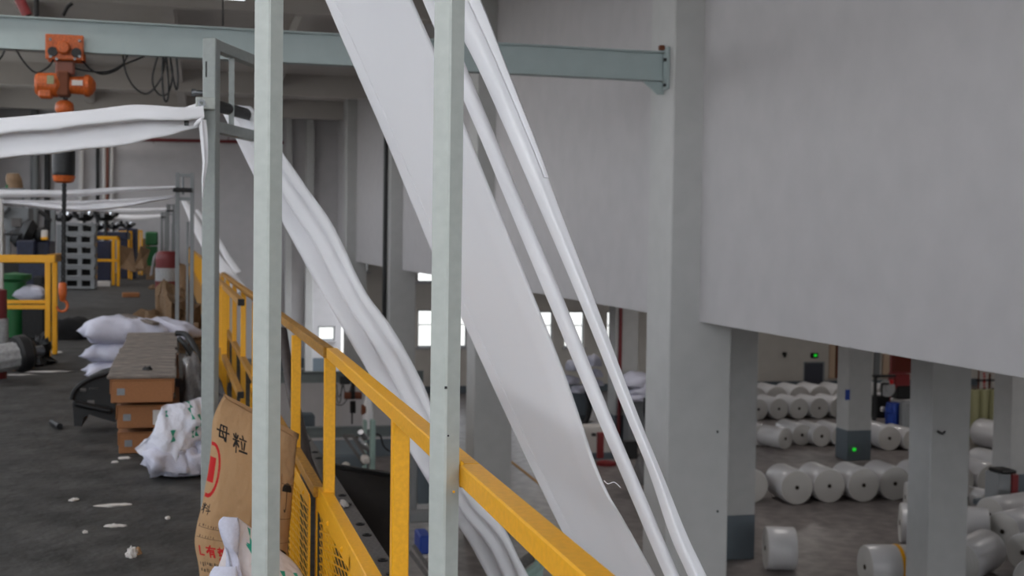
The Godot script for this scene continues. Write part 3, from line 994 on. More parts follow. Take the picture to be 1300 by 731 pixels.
func railings() -> void:
	var t := thing("railing", p(0.52, 0, 3.2), "near yellow steel railing with a perforated panel, welded to the nearest pale post", "railing")
	var k := 0.022
	var st := S()
	bar(st, p(0.5 + k, 1.2 - k, 1.1), p(0.5 + k, 1.2 - k, 2.458), 2 * k, 2 * k, 0.003)
	put_in(t, "top_rail", st, M.yellow)
	st = S()
	bar(st, p(0.5 + k, 1.2 - k, 2.46), p(0.49 + k, 1.2 - k, 5.14), 2 * k, 2 * k, 0.003)
	put_in(t, "top_rail", st, M.yellow)
	st = S()
	lump(st, p(0.505, 1.155, 2.45), Vector3(0.012, 0.045, 0.014), 0.5, 90.0)
	put_in(t, "weld_bead", st, M.yellow)
	for z in [1.45, 3.37, 5.2]:
		st = S()
		box(st, p(0.5 + k - (0.012 if z > 5 else 0.0), 0.58, z), Vector3(0.046, 1.155, 0.046), Basis.IDENTITY, 0.003)
		put_in(t, "post", st, M.yellow)
	st = S()
	bar(st, p(0.565, 0.578, 1.1), p(0.5, 0.578, 5.3), 0.05, 0.044, 0.003)
	put_in(t, "mid_rail", st, M.yellow)
	mesh_panel(t, [p(0.545, 0.55, 2.2), p(0.474, 0.55, 5.36)], 0.19)
	# second, farther run: turns a little to the left
	var r := thing("railing", p(0.46, 0, 5.3), "long yellow steel railing running on to the far end of the gallery", "railing")
	var c := 0.022
	var line := func(z: float, y: float, off := 0.0) -> Vector3:
		return p(edge_x(z) + c + off, y, z)
	st = S()
	bar(st, line.call(5.17, 1.178, 0.02), line.call(16.0, 1.178), 0.044, 0.044, 0.003)
	put_in(r, "top_rail", st, M.yellow_dusty)
	st = S()
	bar(st, line.call(16.02, 1.178), line.call(50.0, 1.178), 0.044, 0.044, 0.003)
	put_in(r, "top_rail", st, M.yellow_dusty)
	st = S()
	bar(st, line.call(5.3, 0.578), line.call(50.0, 0.578), 0.046, 0.044, 0.003)
	put_in(r, "mid_rail", st, M.yellow_dusty)
	var z := 6.35
	while z < 50.0:
		st = S()
		box(st, line.call(z, 0.58), Vector3(0.046, 1.155, 0.046), Basis.IDENTITY, 0.003)
		put_in(r, "post", st, M.yellow)
		z += 1.62
	mesh_panel(r, [line.call(5.35, 0.55, -0.035), line.call(9.5, 0.55, -0.035)], 0.32)
	var y := 13.6
	while y < 36.0:
		st = S()
		bar(st, line.call(y, 0.31, -0.03), line.call(y + 2.9, 0.31, -0.03), 0.006, 0.5, 0.001)
		put_in(r, "kick_plate", st, M.yellow_dusty)
		y += 3.0
	# inner gate folded open along the railing
	var g := thing("gate", p(0.25, 0, 11.0), "yellow gate folded open along the railing, its rail ends closed with black caps", "gate")
	var gl := func(zz: float, yy: float) -> Vector3:
		return p(0.262 - 0.0235 * (zz - 9.0), yy, zz)
	for h in [1.185, 0.535]:
		st = S()
		bar(st, gl.call(9.0, h), gl.call(14.0, h), 0.046, 0.046, 0.003)
		put_in(g, "gate_rail", st, M.yellow_dusty)
		st = S()
		box(st, gl.call(8.995, h), Vector3(0.048, 0.048, 0.02), Basis.IDENTITY, 0.004)
		put_in(g, "end_cap", st, M.rubber)
	for zz in [11.9, 12.6, 13.7]:
		st = S()
		box(st, gl.call(zz, 0.6), Vector3(0.055, 1.2, 0.046), Basis.IDENTITY, 0.003)
		put_in(g, "gate_post", st, M.yellow)
	# slotted channel, hose and dark machine housing outside the railing
	var s := thing("slotted_channel", p(0.72, 0, 6.8), "grey steel channel with round bolt holes lying outside the near railing", "channel")
	var c0 := p(0.75, 0.3, 4.3)
	var c1 := p(0.66, 0.3, 9.2)
	st = S()
	bar(st, c0, c1, 0.07, 0.012, 0.002)
	bar(st, c0 + Vector3(0.034, -0.05, 0), c1 + Vector3(0.034, -0.05, 0), 0.006, 0.1)
	bar(st, c0 + Vector3(-0.034, -0.05, 0), c1 + Vector3(-0.034, -0.05, 0), 0.006, 0.1)
	var webm := put_in(s, "channel_web", st, M.zinc)
	for i in 14:
		var v := c0.lerp(c1, (i + 0.6 + (0.35 if i % 2 else 0.0)) / 14.5)
		st = S()
		ring(st, v + Vector3(0, 0.008, 0), Basis.IDENTITY, 0.022, 0.012, 0.008, 12)
		obj("hole_rim", st, M.dark_steel, webm)
		st = S()
		lathe(st, [Vector2(0.012, 0.0), Vector2(0.0, 0.001)], Transform3D(Basis.IDENTITY, v + Vector3(0, 0.0065, 0)), 10)
		obj("bolt_hole", st, M.black, webm)
	for i in 3:
		var v := c0.lerp(c1, 0.15 + 0.35 * i)
		st = S()
		box(st, Vector3(v.x, 0.145, v.z), Vector3(0.06, 0.29, 0.05), Basis.IDENTITY, 0.003)
		put_in(s, "bracket", st, M.zinc)
	st = S()
	lump(st, on_y(437, 640, 0.31) , Vector3(0.035, 0.01, 0.16), 0.9, 160.0)
	tag(obj("plaster_splash", st, M.paper), "white plaster splash on the grey slotted channel", "splash")
	st = S()
	tube(st, curve([p(0.52, 1.02, 8.6), at(369, 490, 8.2), at(373, 510, 7.9), at(379, 535, 7.6), at(386, 565, 7.3), at(393, 595, 7.1), p(0.74, 0.0, 6.9)], 5), 0.035, 10)
	tag(obj("hose", st, M.hose), "brown corrugated hose bending down behind the yellow railing posts", "hose")
	var m := thing("machine_housing", p(1.3, LOW, 8.9), "dark brown sheet steel machine housing below the near railing", "machine")
	var f0 := at(415, 587.5, 9.0)
	var f1 := at(511, 603.5, 8.6)
	var dir := (f1 - f0).normalized()
	var back := Vector3(dir.z, 0, -dir.x)
	if back.z > 0: back = -back
	st = S()
	var quadp := PackedVector2Array()
	for v in [f0, f1, f1 + back * 0.06, f0 + back * 0.06]: quadp.append(Vector2(v.x, -v.z))
	prism(st, quadp, LOW, f0.y - 0.01)
	put_in(m, "housing", st, M.brown_plate)
	st = S()
	bar(st, f0 - Vector3(0, 0.01, 0), f1 - Vector3(0, 0.01, 0), 0.03, 0.03, 0.004)
	put_in(m, "top_edge", st, M.dark_steel)

func mesh_panel(t: Node3D, ends: Array, cw: float) -> void:          # expanded metal in a flat frame
	var a: Vector3 = ends[0]
	var b: Vector3 = ends[1]
	var h := 0.5
	var l := a.distance_to(b)
	var d := (b - a) / l
	var st := S()
	for y in [0.0, -h]:
		bar(st, a + Vector3(0, y - 0.02, 0), b + Vector3(0, y - 0.02, 0), 0.006, 0.06, 0.001)
	var n := int(round(l / 1.05))
	for i in n + 1:
		var v := a + d * (l * i / n)
		bar(st, v, v - Vector3(0, h + 0.04, 0), 0.006, 0.05, 0.001, d)
	var pf := put_in(t, "panel_frame", st, M.yellow)
	st = S()
	var ch := 0.034
	for i in int(l / cw):
		for j in int(h / ch):
			var o := a + d * (i * cw) - Vector3(0, j * ch + 0.02, 0)
			for e in [[0.0, 0.0, cw / 2, -ch / 2], [cw / 2, -ch / 2, cw, 0.0], [cw / 2, -ch / 2, cw, -ch], [0.0, -ch, cw / 2, -ch / 2]]:
				if e[3] != -ch / 2 and e[1] != -ch / 2: continue
				var u := o + d * float(e[0]) + Vector3(0, e[1], 0)
				var v := o + d * float(e[2]) + Vector3(0, e[3], 0)
				bar(st, u, v, 0.0012, 0.007, 0.0, Vector3.UP)
	stuff(put_in(t, "expanded_mesh", st, M.yellow))
	for i in int(l / 0.42):
		st = S()
		var v := a + d * (0.2 + i * 0.42) + Vector3(0, -0.02, 0)
		box(st, v + Vector3(-0.004, 0, 0), Vector3(0.014, 0.02, 0.02), Basis.IDENTITY, 0.006)
		obj("rivet", st, M.yellow, pf)

# ---------------------------------------------------------------- webs
func edge_points(px: Array, d: float) -> Array:      # an edge of a web that runs straight across the hall, d metres down it
	var out := []
	for v in px:
		out.append(on_z(v[0], v[1], d))
	return curve(out, 5)

func even(pts: Array, n: int) -> Array:              # the same path in n equal steps
	var c := Curve3D.new()
	for v in pts: c.add_point(v)
	var out := []
	for i in n: out.append(c.sample_baked(c.get_baked_length() * i / (n - 1.0)))
	return out

func web(called: String, label: String, ls: Array, rs: Array, thick: float, folds: Array, round_ := 0.5, uneven := 0.0, group := "") -> Node:
	var st := S()
	strip(st, ls, rs, thick, folds, 26, round_, uneven)
	return tag(obj(called, st, M.web), label, "fabric web", group)

func near_webs() -> void:
	# the web is about a metre wide and lies across the hall: both edges run in planes of their own, one behind the other
	var zl := 4.6
	var zr := 3.43
	var l := edge_points([[366, -120], [416, 0], [453, 86], [493, 178], [548, 312], [601, 430], [653, 543], [701, 643], [745, 731], [790, 820]], zl)
	var r := edge_points([[408, -240], [472, -104], [519, -10], [559, 80], [597, 176], [647, 300], [718, 476], [762, 604], [797, 668], [846, 756], [925, 900]], zr)
	var w := web("fabric_web", "wide flat white nonwoven web slanting down past the near post to the lower hall", even(l, 50), even(r, 50), 0.0025, [[0.86, 0.08, 0.01]])
	l = even(l, 50); r = even(r, 50)
	# its turned-over left hem lies on the web as a second layer
	var hl := []
	var hr := []
	for i in l.size():
		var t := float(i) / (l.size() - 1)
		var wd := 0.13 if t < 0.45 else lerpf(0.13, 0.16, (t - 0.45) / 0.55)
		var off: Vector3 = Vector3(-0.85, -0.5, 0) * 0.002
		hl.append((l[i] as Vector3).lerp(r[i], -0.004) + off)
		hr.append((l[i] as Vector3).lerp(r[i], wd) + off * 0.7)
	var st := S()
	strip(st, hl, hr, 0.0015, [[0.1, 0.4, 0.006]], 8)
	obj("folded_hem", st, M.web, w)
	st = S()
	var e := at(767, 610, 3.42)
	tube(st, curve([e, at(772, 614, 3.4), at(780, 612, 3.4), at(788, 619, 3.4)], 5), 0.0012, 5)
	obj("loose_thread", st, M.web, w)
	l = edge_points([[424, -262], [484, -120], [537, 0], [590, 129], [612, 180], [641, 250], [696, 382], [754, 520], [800, 628], [844, 731], [888, 830]], 3.25)
	r = edge_points([[444, -262], [506, -120], [556, 0], [592, 86], [631, 180], [660, 250], [716, 382], [772, 520], [818, 628], [862, 731], [906, 830]], 3.25)
	web("rolled_web", "narrow white web rolled into a rope, middle one of the slanting near webs", l, r, 0.032, [], 0.5)
	l = edge_points([[424, -305], [500, -120], [560, 0], [604, 82], [652, 189], [680, 254], [735, 382], [791, 520], [823, 598], [850, 679], [873, 731], [918, 830]], 3.05)
	r = edge_points([[476, -305], [555, -120], [609, 0], [641, 82], [683, 189], [706, 254], [755, 382], [807, 520], [839, 598], [872, 679], [897, 731], [943, 830]], 3.05)
	w = web("rolled_web", "loosely rolled white web, rightmost of the slanting near webs", l, r, 0.022, [[0.3, 0.25, 0.015]], 0.45)
	var a := []
	var b := []
	for i in 24:                                              # its loose outer lap
		a.append((l[i] as Vector3).lerp(r[i], 0.55 + 0.012 * i) + (eye - l[i]).normalized() * 0.03)
		b.append((l[i] as Vector3).lerp(r[i], 1.03) + (eye - l[i]).normalized() * 0.02)
	st = S()
	strip(st, a, b, 0.002, [], 6)
	obj("loose_lap", st, M.web, w)

func tall_frames() -> void:
	# second frame: turned, at the crates
	var a := on_z(267.5, 300, 5.85)
	var b := on_z(345, 300, 6.6)
	var t := thing("web_frame", p(a.x, 0, -a.z), "second pale green steel frame, its post standing between the crate stack and the kraft bag", "frame")
	for v in [a, b]:
		var st := S()
		post(st, v.x, -v.z, 0.061, 0.0, 2.53, -0.36)
		put_in(t, "post", st, M.far_post)
	for y in [2.505, 2.14]:
		var st := S()
		bar(st, Vector3(a.x, y, a.z), Vector3(b.x, y, b.z), 0.05, 0.05, 0.003)
		put_in(t, "crossbar", st, M.far_post)
	var st := S()
	var m := a.lerp(b, 0.3)
	bar(st, Vector3(m.x, 2.12, m.z), Vector3(m.x, 2.5, m.z), 0.025, 0.025)
	put_in(t, "upright", st, M.far_post)
	st = S()
	tube(st, [on_z(262, 131, 5.85), Vector3(b.x, 2.24, b.z)], 0.028, 12)
	put_in(t, "guide_roller", st, M.dark_steel)
	st = S()
	box(st, on_z(261, 131, 5.79), Vector3(0.085, 0.052, 0.012), Basis.IDENTITY, 0.003)
	var cp := put_in(t, "clamp_plate", st, M.post)
	st = S()
	ring(st, on_z(256, 131, 5.775), Basis(Vector3.RIGHT, PI / 2), 0.017, 0.008, 0.008, 14)
	obj("washer", st, M.steel, cp)
	for k in [[244, 262, 117.5], [235, 248, 156.5], [258, 268, 78]]:
		st = S()
		tube(st, [on_z(k[0], k[2], 5.85), on_z(k[1], k[2], 5.85)], 0.011, 8)
		lathe(st, [Vector2(0, 0.01), Vector2(0.017, 0.01), Vector2(0.017, -0.01), Vector2(0, -0.01)], Transform3D(Basis(Vector3.BACK, PI / 2), on_z(k[0] + 2, k[2], 5.85)), 6)
		put_in(t, "adjusting_bolt", st, M.steel)
	for k in [84, 98]:
		st = S()
		tube(st, [on_z(262, 78, 5.83), on_z(262, k, 5.83)], 0.006, 6)
		put_in(t, "hanging_bolt", st, M.dark_steel)
	# web over the second frame: level run from the left, then down to the lower hall
	var l := []
	var r := []
	for v in [[-150, 168, 238, 5.9], [-40, 154, 210, 5.9], [0, 149.5, 201, 5.9], [60, 144, 195, 5.88], [120, 138, 188, 5.86], [170, 132.5, 181, 5.84], [205, 134, 171, 5.82], [235, 135.5, 158, 5.81], [258, 133, 150, 5.8]]:
		l.append(on_z(v[0], v[1], v[3] - 0.05)); r.append(on_z(v[0], v[2], v[3] + 0.08))
	web("fabric_web", "broad white web sagging level from the left edge to the clamp of the second frame", curve(l, 4), curve(r, 4), 0.012, [[0.22, 0.13, 0.04], [0.5, 0.1, -0.035], [0.82, 0.12, 0.04]], 0.4, 0.06)
	l = []; r = []
	for v in [[303, 133], [322, 136], [340, 162], [359, 192], [393, 241], [426, 289], [464, 366], [488, 400], [515, 442], [544, 499], [599, 620], [642, 670], [672, 731], [720, 820]]:
		r.append(on_z(v[0], v[1], 6.25))
	for v in [[297, 142], [300, 152], [314, 184], [335, 230], [358, 266], [388, 325], [413, 366], [433, 400], [453, 436], [478, 482], [520, 560], [556, 620], [590, 664], [626, 731], [690, 850]]:
		l.append(on_z(v[0], v[1], 6.6))
	l = even(curve(l, 4), 56); r = even(curve(r, 4), 56)
	web("fabric_web", "white web running down from the second frame behind the yellow rail", l, r, 0.014, [[0.16, 0.1, 0.05], [0.4, 0.1, -0.05], [0.62, 0.12, 0.05], [0.9, 0.08, 0.03]], 0.4, 0.04)
	l = []; r = []
	for v in [[252, 262, 152], [254, 264, 175], [257, 264, 205], [256, 260, 230], [257, 258, 252]]:
		l.append(on_z(v[0], v[2], 5.77)); r.append(on_z(v[1], v[2], 5.77))
	web("fabric_scrap", "thin white fabric scrap hanging down from the clamp of the second frame", curve(l, 3), curve(r, 3), 0.004, [[0.4, 0.2, 0.01]])
	st = S()
	l = [on_z(256, 147, 5.76), on_z(250, 152, 5.76), on_z(246, 158, 5.76)]
	r = [on_z(259, 150, 5.76), on_z(253, 157, 5.76), on_z(247, 161, 5.76)]
	strip(st, l, r, 0.003, [], 6)
	tag(obj("fabric_scrap", st, M.web), "small knotted white fabric end sticking out left of the clamp", "fabric web")
	# frames farther along
	far_frame([225.5, 244, 219, 15.0, 0.045], "third pale steel frame, standing above the kraft bag and the red drum")
	far_frame([213, 220.5, 259, 38.0, 0.08], "fourth pale steel frame, small, seen just left of the third one")
	far_frame([205.5, 210.5, 269, 49.0, 0.09], "farthest small pale steel frame near the green bin")
	l = []; r = []
	for v in [[-60, 238, 254], [0, 240.5, 251.5], [50, 241, 250], [90, 241, 250.5], [150, 237.5, 245], [190, 236.5, 242], [223, 236, 240]]:
		l.append(on_z(v[0], v[1], 15)); r.append(on_z(v[0], v[2], 15))
	web("fabric_web", "upper white web stretched straight from the left edge to the third frame", curve(l, 3), curve(r, 3), 0.03, [[0.5, 0.3, 0.02]])
	l = []; r = []
	for v in [[3, 253.5, 258], [40, 254, 263], [80, 254.5, 268], [120, 254, 268], [160, 252, 263], [190, 250.5, 257], [222, 247.5, 251]]:
		l.append(on_z(v[0], v[1], 15.1)); r.append(on_z(v[0], v[2], 15.1))
	web("fabric_web", "lower white web sagging to the third frame, below the straight one", curve(l, 3), curve(r, 3), 0.02, [[0.2, 0.12, 0.05], [0.8, 0.12, 0.05]], 0.4, 0.2)
	l = []; r = []
	for v in [[90, 263, 267], [120, 263, 268], [160, 264.5, 270], [214, 263.5, 267]]:
		l.append(on_z(v[0], v[1], 38)); r.append(on_z(v[0], v[2], 38))
	web("fabric_web", "short faint white web running to the fourth frame", curve(l, 3), curve(r, 3), 0.03, [])
	l = []; r = []
	for v in [[100, 271, 275], [130, 271, 276], [170, 273, 279], [206.5, 272, 276]]:
		l.append(on_z(v[0], v[1], 49)); r.append(on_z(v[0], v[2], 49))
	web("fabric_web", "faintest white web running to the farthest frame", curve(l, 3), curve(r, 3), 0.03, [])
	l = []; r = []
	for v in [[229, 252, 234, 250], [238, 274, 246, 268], [250, 302, 260, 294], [266, 330, 278, 322], [282, 350, 296, 344], [300, 372, 314, 366]]:
		l.append(at(v[0], v[1], 15.5)); r.append(at(v[2], v[3], 15.5))
	web("fabric_web", "thin white web falling from the third frame beside the yellow railing", curve(l, 3), curve(r, 3), 0.02, [])
	l = []; r = []
	for v in [[248, 268, 251, 265], [258, 282, 262, 278], [270, 300, 275, 296], [285, 328, 292, 324], [298, 348, 306, 344]]:
		l.append(at(v[0], v[1], 17.5)); r.append(at(v[2], v[3], 17.5))
	web("fabric_web", "faint second white web falling beyond the third frame, right of the thin one", curve(l, 3), curve(r, 3), 0.02, [])

func far_frame(v: Array, label: String) -> void:
	var z: float = v[3]
	var a := on_z(v[0], v[2], z)
	var b := on_z(v[1], v[2], z)
	var t := thing("web_frame", p(a.x, 0, z), label, "frame")
	for x in [a.x, b.x]:
		var st := S()
		post(st, x, z, v[4], 0.0, a.y, 0.0)
		put_in(t, "post", st, M.pipe_grey)
	for y in [a.y - 0.03, a.y - 0.3]:
		var st := S()
		bar(st, Vector3(a.x, y, -z), Vector3(b.x, y, -z), 0.04, 0.04)
		put_in(t, "crossbar", st, M.pipe_grey)
	var st := S()
	tube(st, [Vector3(a.x - 0.05, a.y - 0.2, -z + 0.06), Vector3(b.x, a.y - 0.2, -z + 0.06)], 0.025)
	put_in(t, "guide_roller", st, M.dark_steel)
	st = S()
	tube(st, [Vector3(a.x + 0.06, a.y - 0.03, -z), Vector3(a.x + 0.06, a.y - 0.25, -z)], 0.012)
	put_in(t, "tension_rod", st, M.steel)
	st = S()
	post(st, a.x + (b.x - a.x) * 0.6, z + 1.4, v[4] * 0.7, 0.0, a.y - 0.55, 0.0)
	put_in(t, "rear_strut", st, M.pipe_grey)

# ---------------------------------------------------------------- goods on the gallery
func upright(st: SurfaceTool, ls: Array, rs: Array, th: float, wob: float, freq: float, n := 20, back := 1.0) -> void:   # a filled bag standing up, given by its two side edges from top to bottom
	st.set_smooth_group(0)
	var rows := ls.size()
	var g := func(i: int, j: int, s: float) -> Vector3:
		var t := float(j) / n
		var l: Vector3 = ls[i]
		var r: Vector3 = rs[i]
		var fw: Vector3 = (ls[mini(i + 1, rows - 1)] - ls[maxi(i - 1, 0)]).normalized()
		var nm := fw.cross(r - l).normalized()
		if nm.dot(eye - l) < 0.0: nm = -nm
		var fill := clampf(float(i) / rows * 2.2 + 0.06, 0.0, 1.0)
		var o := th * fill * pow(maxf(sin(PI * t), 0.0), 0.6)
		var v := l.lerp(r, t)
		var k := nz.get_noise_3dv(v * freq) + 0.5 * nz.get_noise_3dv(v * freq * 2.6)
		if j == 0 or j == n: s = 0.0
		return v + nm * (s * o * (1.0 if s > 0 else back) + k * wob)
	for s in [1.0, -1.0]:
		for i in rows - 1:
			for j in n:
				var q := []
				for k in [[i, j], [i + 1, j], [i + 1, j + 1], [i, j + 1]]:
					q.append([g.call(k[0], k[1], s), Vector2(float(k[1]) / n, float(k[0]) / (rows - 1))])
				var f: Vector3 = (q[1][0] - q[0][0]).cross(q[2][0] - q[0][0])
				if f.dot(eye - q[0][0]) * s < 0.0: q.reverse()
				for k in [0, 2, 1, 0, 3, 2]:
					st.set_uv(q[k][1]); st.add_vertex(q[k][0])

func kraft_print() -> StandardMaterial3D:
	var im := Image.create(640, 1024, false, Image.FORMAT_RGB8)
	var kraft := Color(0.68, 0.54, 0.39)
	im.fill(kraft)
	for i in 900:                                           # paper fibres
		var v := rng.randf_range(-0.035, 0.035)
		im.fill_rect(Rect2i(rng.randi_range(0, 630), rng.randi_range(0, 1020), rng.randi_range(3, 14), rng.randi_range(1, 3)), Color(kraft.r + v, kraft.g + v, kraft.b + v))
	var ink := Color(0.08, 0.07, 0.06)
	var red := Color(0.72, 0.10, 0.10)
	glyph(im, "mu", Vector2(28, 190), 88, 9, ink)
	glyph(im, "li", Vector2(140, 206), 100, 9, ink)
	for a in range(-110, 100, 3):                           # half of a round red emblem at the side edge
		for w in 11:
			var c := Vector2(12, 392) + Vector2(cos(deg_to_rad(a)) * (44 + w), sin(deg_to_rad(a)) * (86 + w))
			if c.x >= 2: im.fill_rect(Rect2i(int(c.x), int(c.y), 4, 4), red)
	im.fill_rect(Rect2i(2, 350, 34, 86), red)
	glyph(im, "liao", Vector2(4, 512), 46, 4, ink)
	for y in [586, 642]:                                    # faint small print and rules
		im.fill_rect(Rect2i(8, y + 30, 250, 3), Color(0.35, 0.28, 0.2))
	for row in [[600, 10, 120, 16], [655, 20, 90, 18], [655, 160, 60, 22]]:
		var x: int = row[1]
		while x < row[1] + row[2]:
			im.fill_rect(Rect2i(x, row[0] + rng.randi_range(0, 4), rng.randi_range(3, 9), row[3] - rng.randi_range(2, 8)), Color(0.4, 0.3, 0.22))
			x += 16
	stroke(im, [0.1, 0.1, 0.1, 0.9, 0.9, 0.9], Vector2(20, 716), Vector2(26, 50), 7, red)
	glyph(im, "you", Vector2(58, 708), 62, 8, red)
	glyph(im, "shi", Vector2(128, 712), 64, 8, red)
	for row in [[790, 12, 190], [816, 12, 170], [842, 20, 140]]:
		var x: int = row[1]
		while x < row[1] + row[2]:
			im.fill_rect(Rect2i(x, row[0] + rng.randi_range(0, 3), rng.randi_range(3, 8), rng.randi_range(9, 16)), Color(0.3, 0.24, 0.18))
			x += rng.randi_range(9, 13)
	for x in range(24, 70, 11):
		im.fill_rect(Rect2i(x, 950, 7, 14), ink)
	# handling marks on the side panel at the right: umbrella and leaf
	im.fill_rect(Rect2i(520, 330, 4, 620), Color(0.42, 0.32, 0.22))
	for a in range(180, 361, 3):
		for rr in range(0, 44, 3):
			im.fill_rect(Rect2i(int(575 + cos(deg_to_rad(a)) * rr), int(400 + sin(deg_to_rad(a)) * rr * 0.8), 4, 4), ink)
	stroke(im, [0.5, 0.0, 0.5, 0.85, 0.4, 1.0, 0.28, 0.9], Vector2(545, 400), Vector2(60, 90), 5, ink)
	for y in [370, 520, 650, 780]:
		im.fill_rect(Rect2i(524, y, 116, 3), Color(0.42, 0.32, 0.22))
	for k in 60:
		im.fill_rect(Rect2i(int(560 + 34 * sin(k * 0.05) - k * 0.2), 690 + k, int(28 * sin(PI * k / 60.0)) + 3, 3), ink)
	return printed("kraft_print", im, 0.85)

func green_print(key: String, count: int, ground: Color) -> StandardMaterial3D:
	var im := Image.create(512, 512, false, Image.FORMAT_RGB8)
	im.fill(ground)
	for i in count:
		var c := Vector2(rng.randf_range(30, 480), rng.randf_range(30, 480))
		var s := rng.randf_range(24, 46)
		for k in int(s * 2):
			var w := int(absf(s - k) * 0.9 + 3)
			im.fill_rect(Rect2i(int(c.x - w / 2.0 + k * 0.3), int(c.y + k - s), w, 2), Color(0.13, 0.56, 0.46))
	return printed(key, im, 0.6)

func gallery_goods() -> void:
	# kraft paper bag leaning on the railing panel
	var l := edge_rows([[285, 501], [277, 515], [270, 535], [268, 563], [263, 600], [257, 636], [250, 665], [247, 690], [252, 720], [256, 760], [262, 800]], 5.25)
	var r := edge_rows([[379, 554], [377, 566], [375, 582], [374, 600], [371, 626], [369, 655], [367, 680], [366, 702], [367, 735], [368, 765], [370, 803]], 5.42)
	var t := thing("paper_bag", Vector3(l[-1].x, 0, l[-1].z), "tall kraft paper bag printed with black and red Chinese characters, leaning on the railing panel", "paper bag")
	var st := S()
	upright(st, l, r, 0.085, 0.014, 260.0, 26)
	put_in(t, "bag_body", st, kraft_print())
	st = S()
	var fl := edge_rows([[283, 499], [286, 505]], 5.24)
	var fr := edge_rows([[380, 551], [379, 558]], 5.41)
	strip(st, fl, fr, 0.004, [], 10)
	put_in(t, "stitched_top", st, M.kraft)
	# white woven bag in front of it
	l = edge_rows([[300, 655], [289, 676], [284, 700], [276, 725], [270, 760], [262, 800], [262, 850]], 4.45)
	r = edge_rows([[352, 697], [368, 708], [381, 723], [388, 742], [392, 765], [395, 800], [394, 850]], 4.6)
	t = thing("woven_bag", Vector3(l[-1].x, 0, l[-1].z), "white woven bag, mouth crumpled open, in front of the tall kraft paper bag", "bag")
	st = S()
	upright(st, l, r, 0.09, 0.016, 300.0, 22)
	put_in(t, "bag_body", st, green_print("green_print_near", 16, Color(0.80, 0.76, 0.75)))
	st = S()
	l = edge_rows([[283, 655], [277, 665], [283, 690], [292, 712], [295, 735]], 4.40)
	r = edge_rows([[302, 657], [305, 672], [303, 700], [300, 722], [299, 740]], 4.42)
	upright(st, l, r, 0.03, 0.014, 420.0, 12)
	put_in(t, "open_mouth", st, M.sack)
	st = S()
	l = edge_rows([[272, 719], [266, 728], [262, 745], [262, 770]], 4.36)
	r = edge_rows([[300, 719], [302, 730], [303, 748], [303, 770]], 4.36)
	upright(st, l, r, 0.03, 0.01, 420.0, 12)
	put_in(t, "crumpled_corner", st, M.sack)
	# two white bags with green print behind the second frame's post
	var gp := green_print("green_print_far", 11, Color(0.83, 0.83, 0.87))
	st = S()
	pillow(st, Transform3D(Basis(Vector3.UP, 0.1), p(-0.08, 0.0, 8.9)), 0.62, 0.5, 0.24, 0.11, 26)
	tag(obj("woven_bag", st, M.sack), "crumpled white woven bag on the floor, lower of the two beside the carton stack", "bag")
	st = S()
	l = edge_rows([[203, 514], [199, 526], [192, 545], [183, 562], [171, 571]], 8.5)
	r = edge_rows([[262, 502], [266, 520], [268, 545], [268, 562], [268, 578]], 8.7)
	upright(st, l, r, 0.13, 0.11, 260.0, 34)
	tag(obj("woven_bag", st, gp), "white woven bag with green triangular prints slumped on another beside the carton stack", "bag")
	cartons()
	# stack of white sacks beyond the cartons
	var lab := ["lowest white sack of the stack beyond the long cartons", "middle white sack of the stack beyond the long cartons", "plump top white sack of the stack beyond the long cartons"]
	for i in 3:
		st = S()
		var y := 0.015 + i * 0.205
		pillow(st, Transform3D(Basis(Vector3.UP, [0.15, -0.05, 0.22][i]), p([-0.86, -0.88, -0.86][i], y, 14.75)), [0.86, 0.84, 0.92][i], 0.58, [0.23, 0.22, 0.3][i], 0.045, 18)
		tag(obj("white_sack", st, M.sack), lab[i], "sack", "white sacks beyond the cartons")
	st = S()
	pillow(st, Transform3D(Basis(Vector3.UP, -0.5) * Basis(Vector3.BACK, -0.25), p(-0.34, 0.5, 14.9)), 0.6, 0.45, 0.17, 0.04, 14)
	tag(obj("white_sack", st, M.sack), "white sack sloping down at the far right end of the long cartons", "sack", "white sacks beyond the cartons")
	st = S()
	bar(st, p(-0.86, 0.735, 14.9), p(-0.5, 0.66, 14.5), 0.1, 0.03, 0.004)
	tag(obj("wood_offcut", st, M.board), "short brown board lying on top of the white sacks", "board")
	# black plastic machine cover left of the cartons
	t = thing("machine_cover", p(-1.0, 0, 11.3), "black moulded plastic cover lying on the floor left of the long cartons", "cover")
	var side := []
	for v in [[92, 512], [95, 498], [106, 487], [122, 479], [141, 474], [146, 500], [146, 536], [128, 531], [113, 526], [106, 530], [104, 541], [94, 541]]:
		side.append(on_z(v[0], v[1], 10.9))
	st = S()
	slab(st, side, Vector3(0.02, 0.03, -0.34))
	put_in(t, "shell", st, M.black)
	for v in [[101, 500, 110, 492], [113, 500, 125, 488], [110, 515, 121, 508]]:
		st = S()
		face_box(st, v[0], v[1] - 8, v[2], v[3] + 6, 10.895, 0.02, 0.015)
		put_in(t, "slot", st, M.zinc)
	st = S()
	bar(st, on_z(92, 511, 10.86), on_z(143, 522, 10.86), 0.06, 0.05, 0.02)
	put_in(t, "lip", st, M.dark_steel)
	st = S()
	tube(st, curve([on_z(91, 507, 10.85), on_z(94, 497, 10.85), on_z(105, 486, 10.85), on_z(121, 478, 10.85), on_z(140, 473, 10.85)], 4), 0.02)
	put_in(t, "edge_trim", st, M.rubber)
	st = S()
	tube(st, [on_y(66, 536, 0.03), on_y(76, 541, 0.03)], 0.026, 10)
	tag(obj("pipe_stub", st, M.black), "short black pipe piece on the floor in front of the black cover", "pipe")
	# hoses and films right of the cartons
	st = S()
	tube(st, curve([on_z(224, 423, 13.0), on_z(236, 425, 12.9), on_z(247, 440, 12.6), on_z(256, 462, 12.2), on_z(262, 490, 11.8)], 5), 0.03, 10)
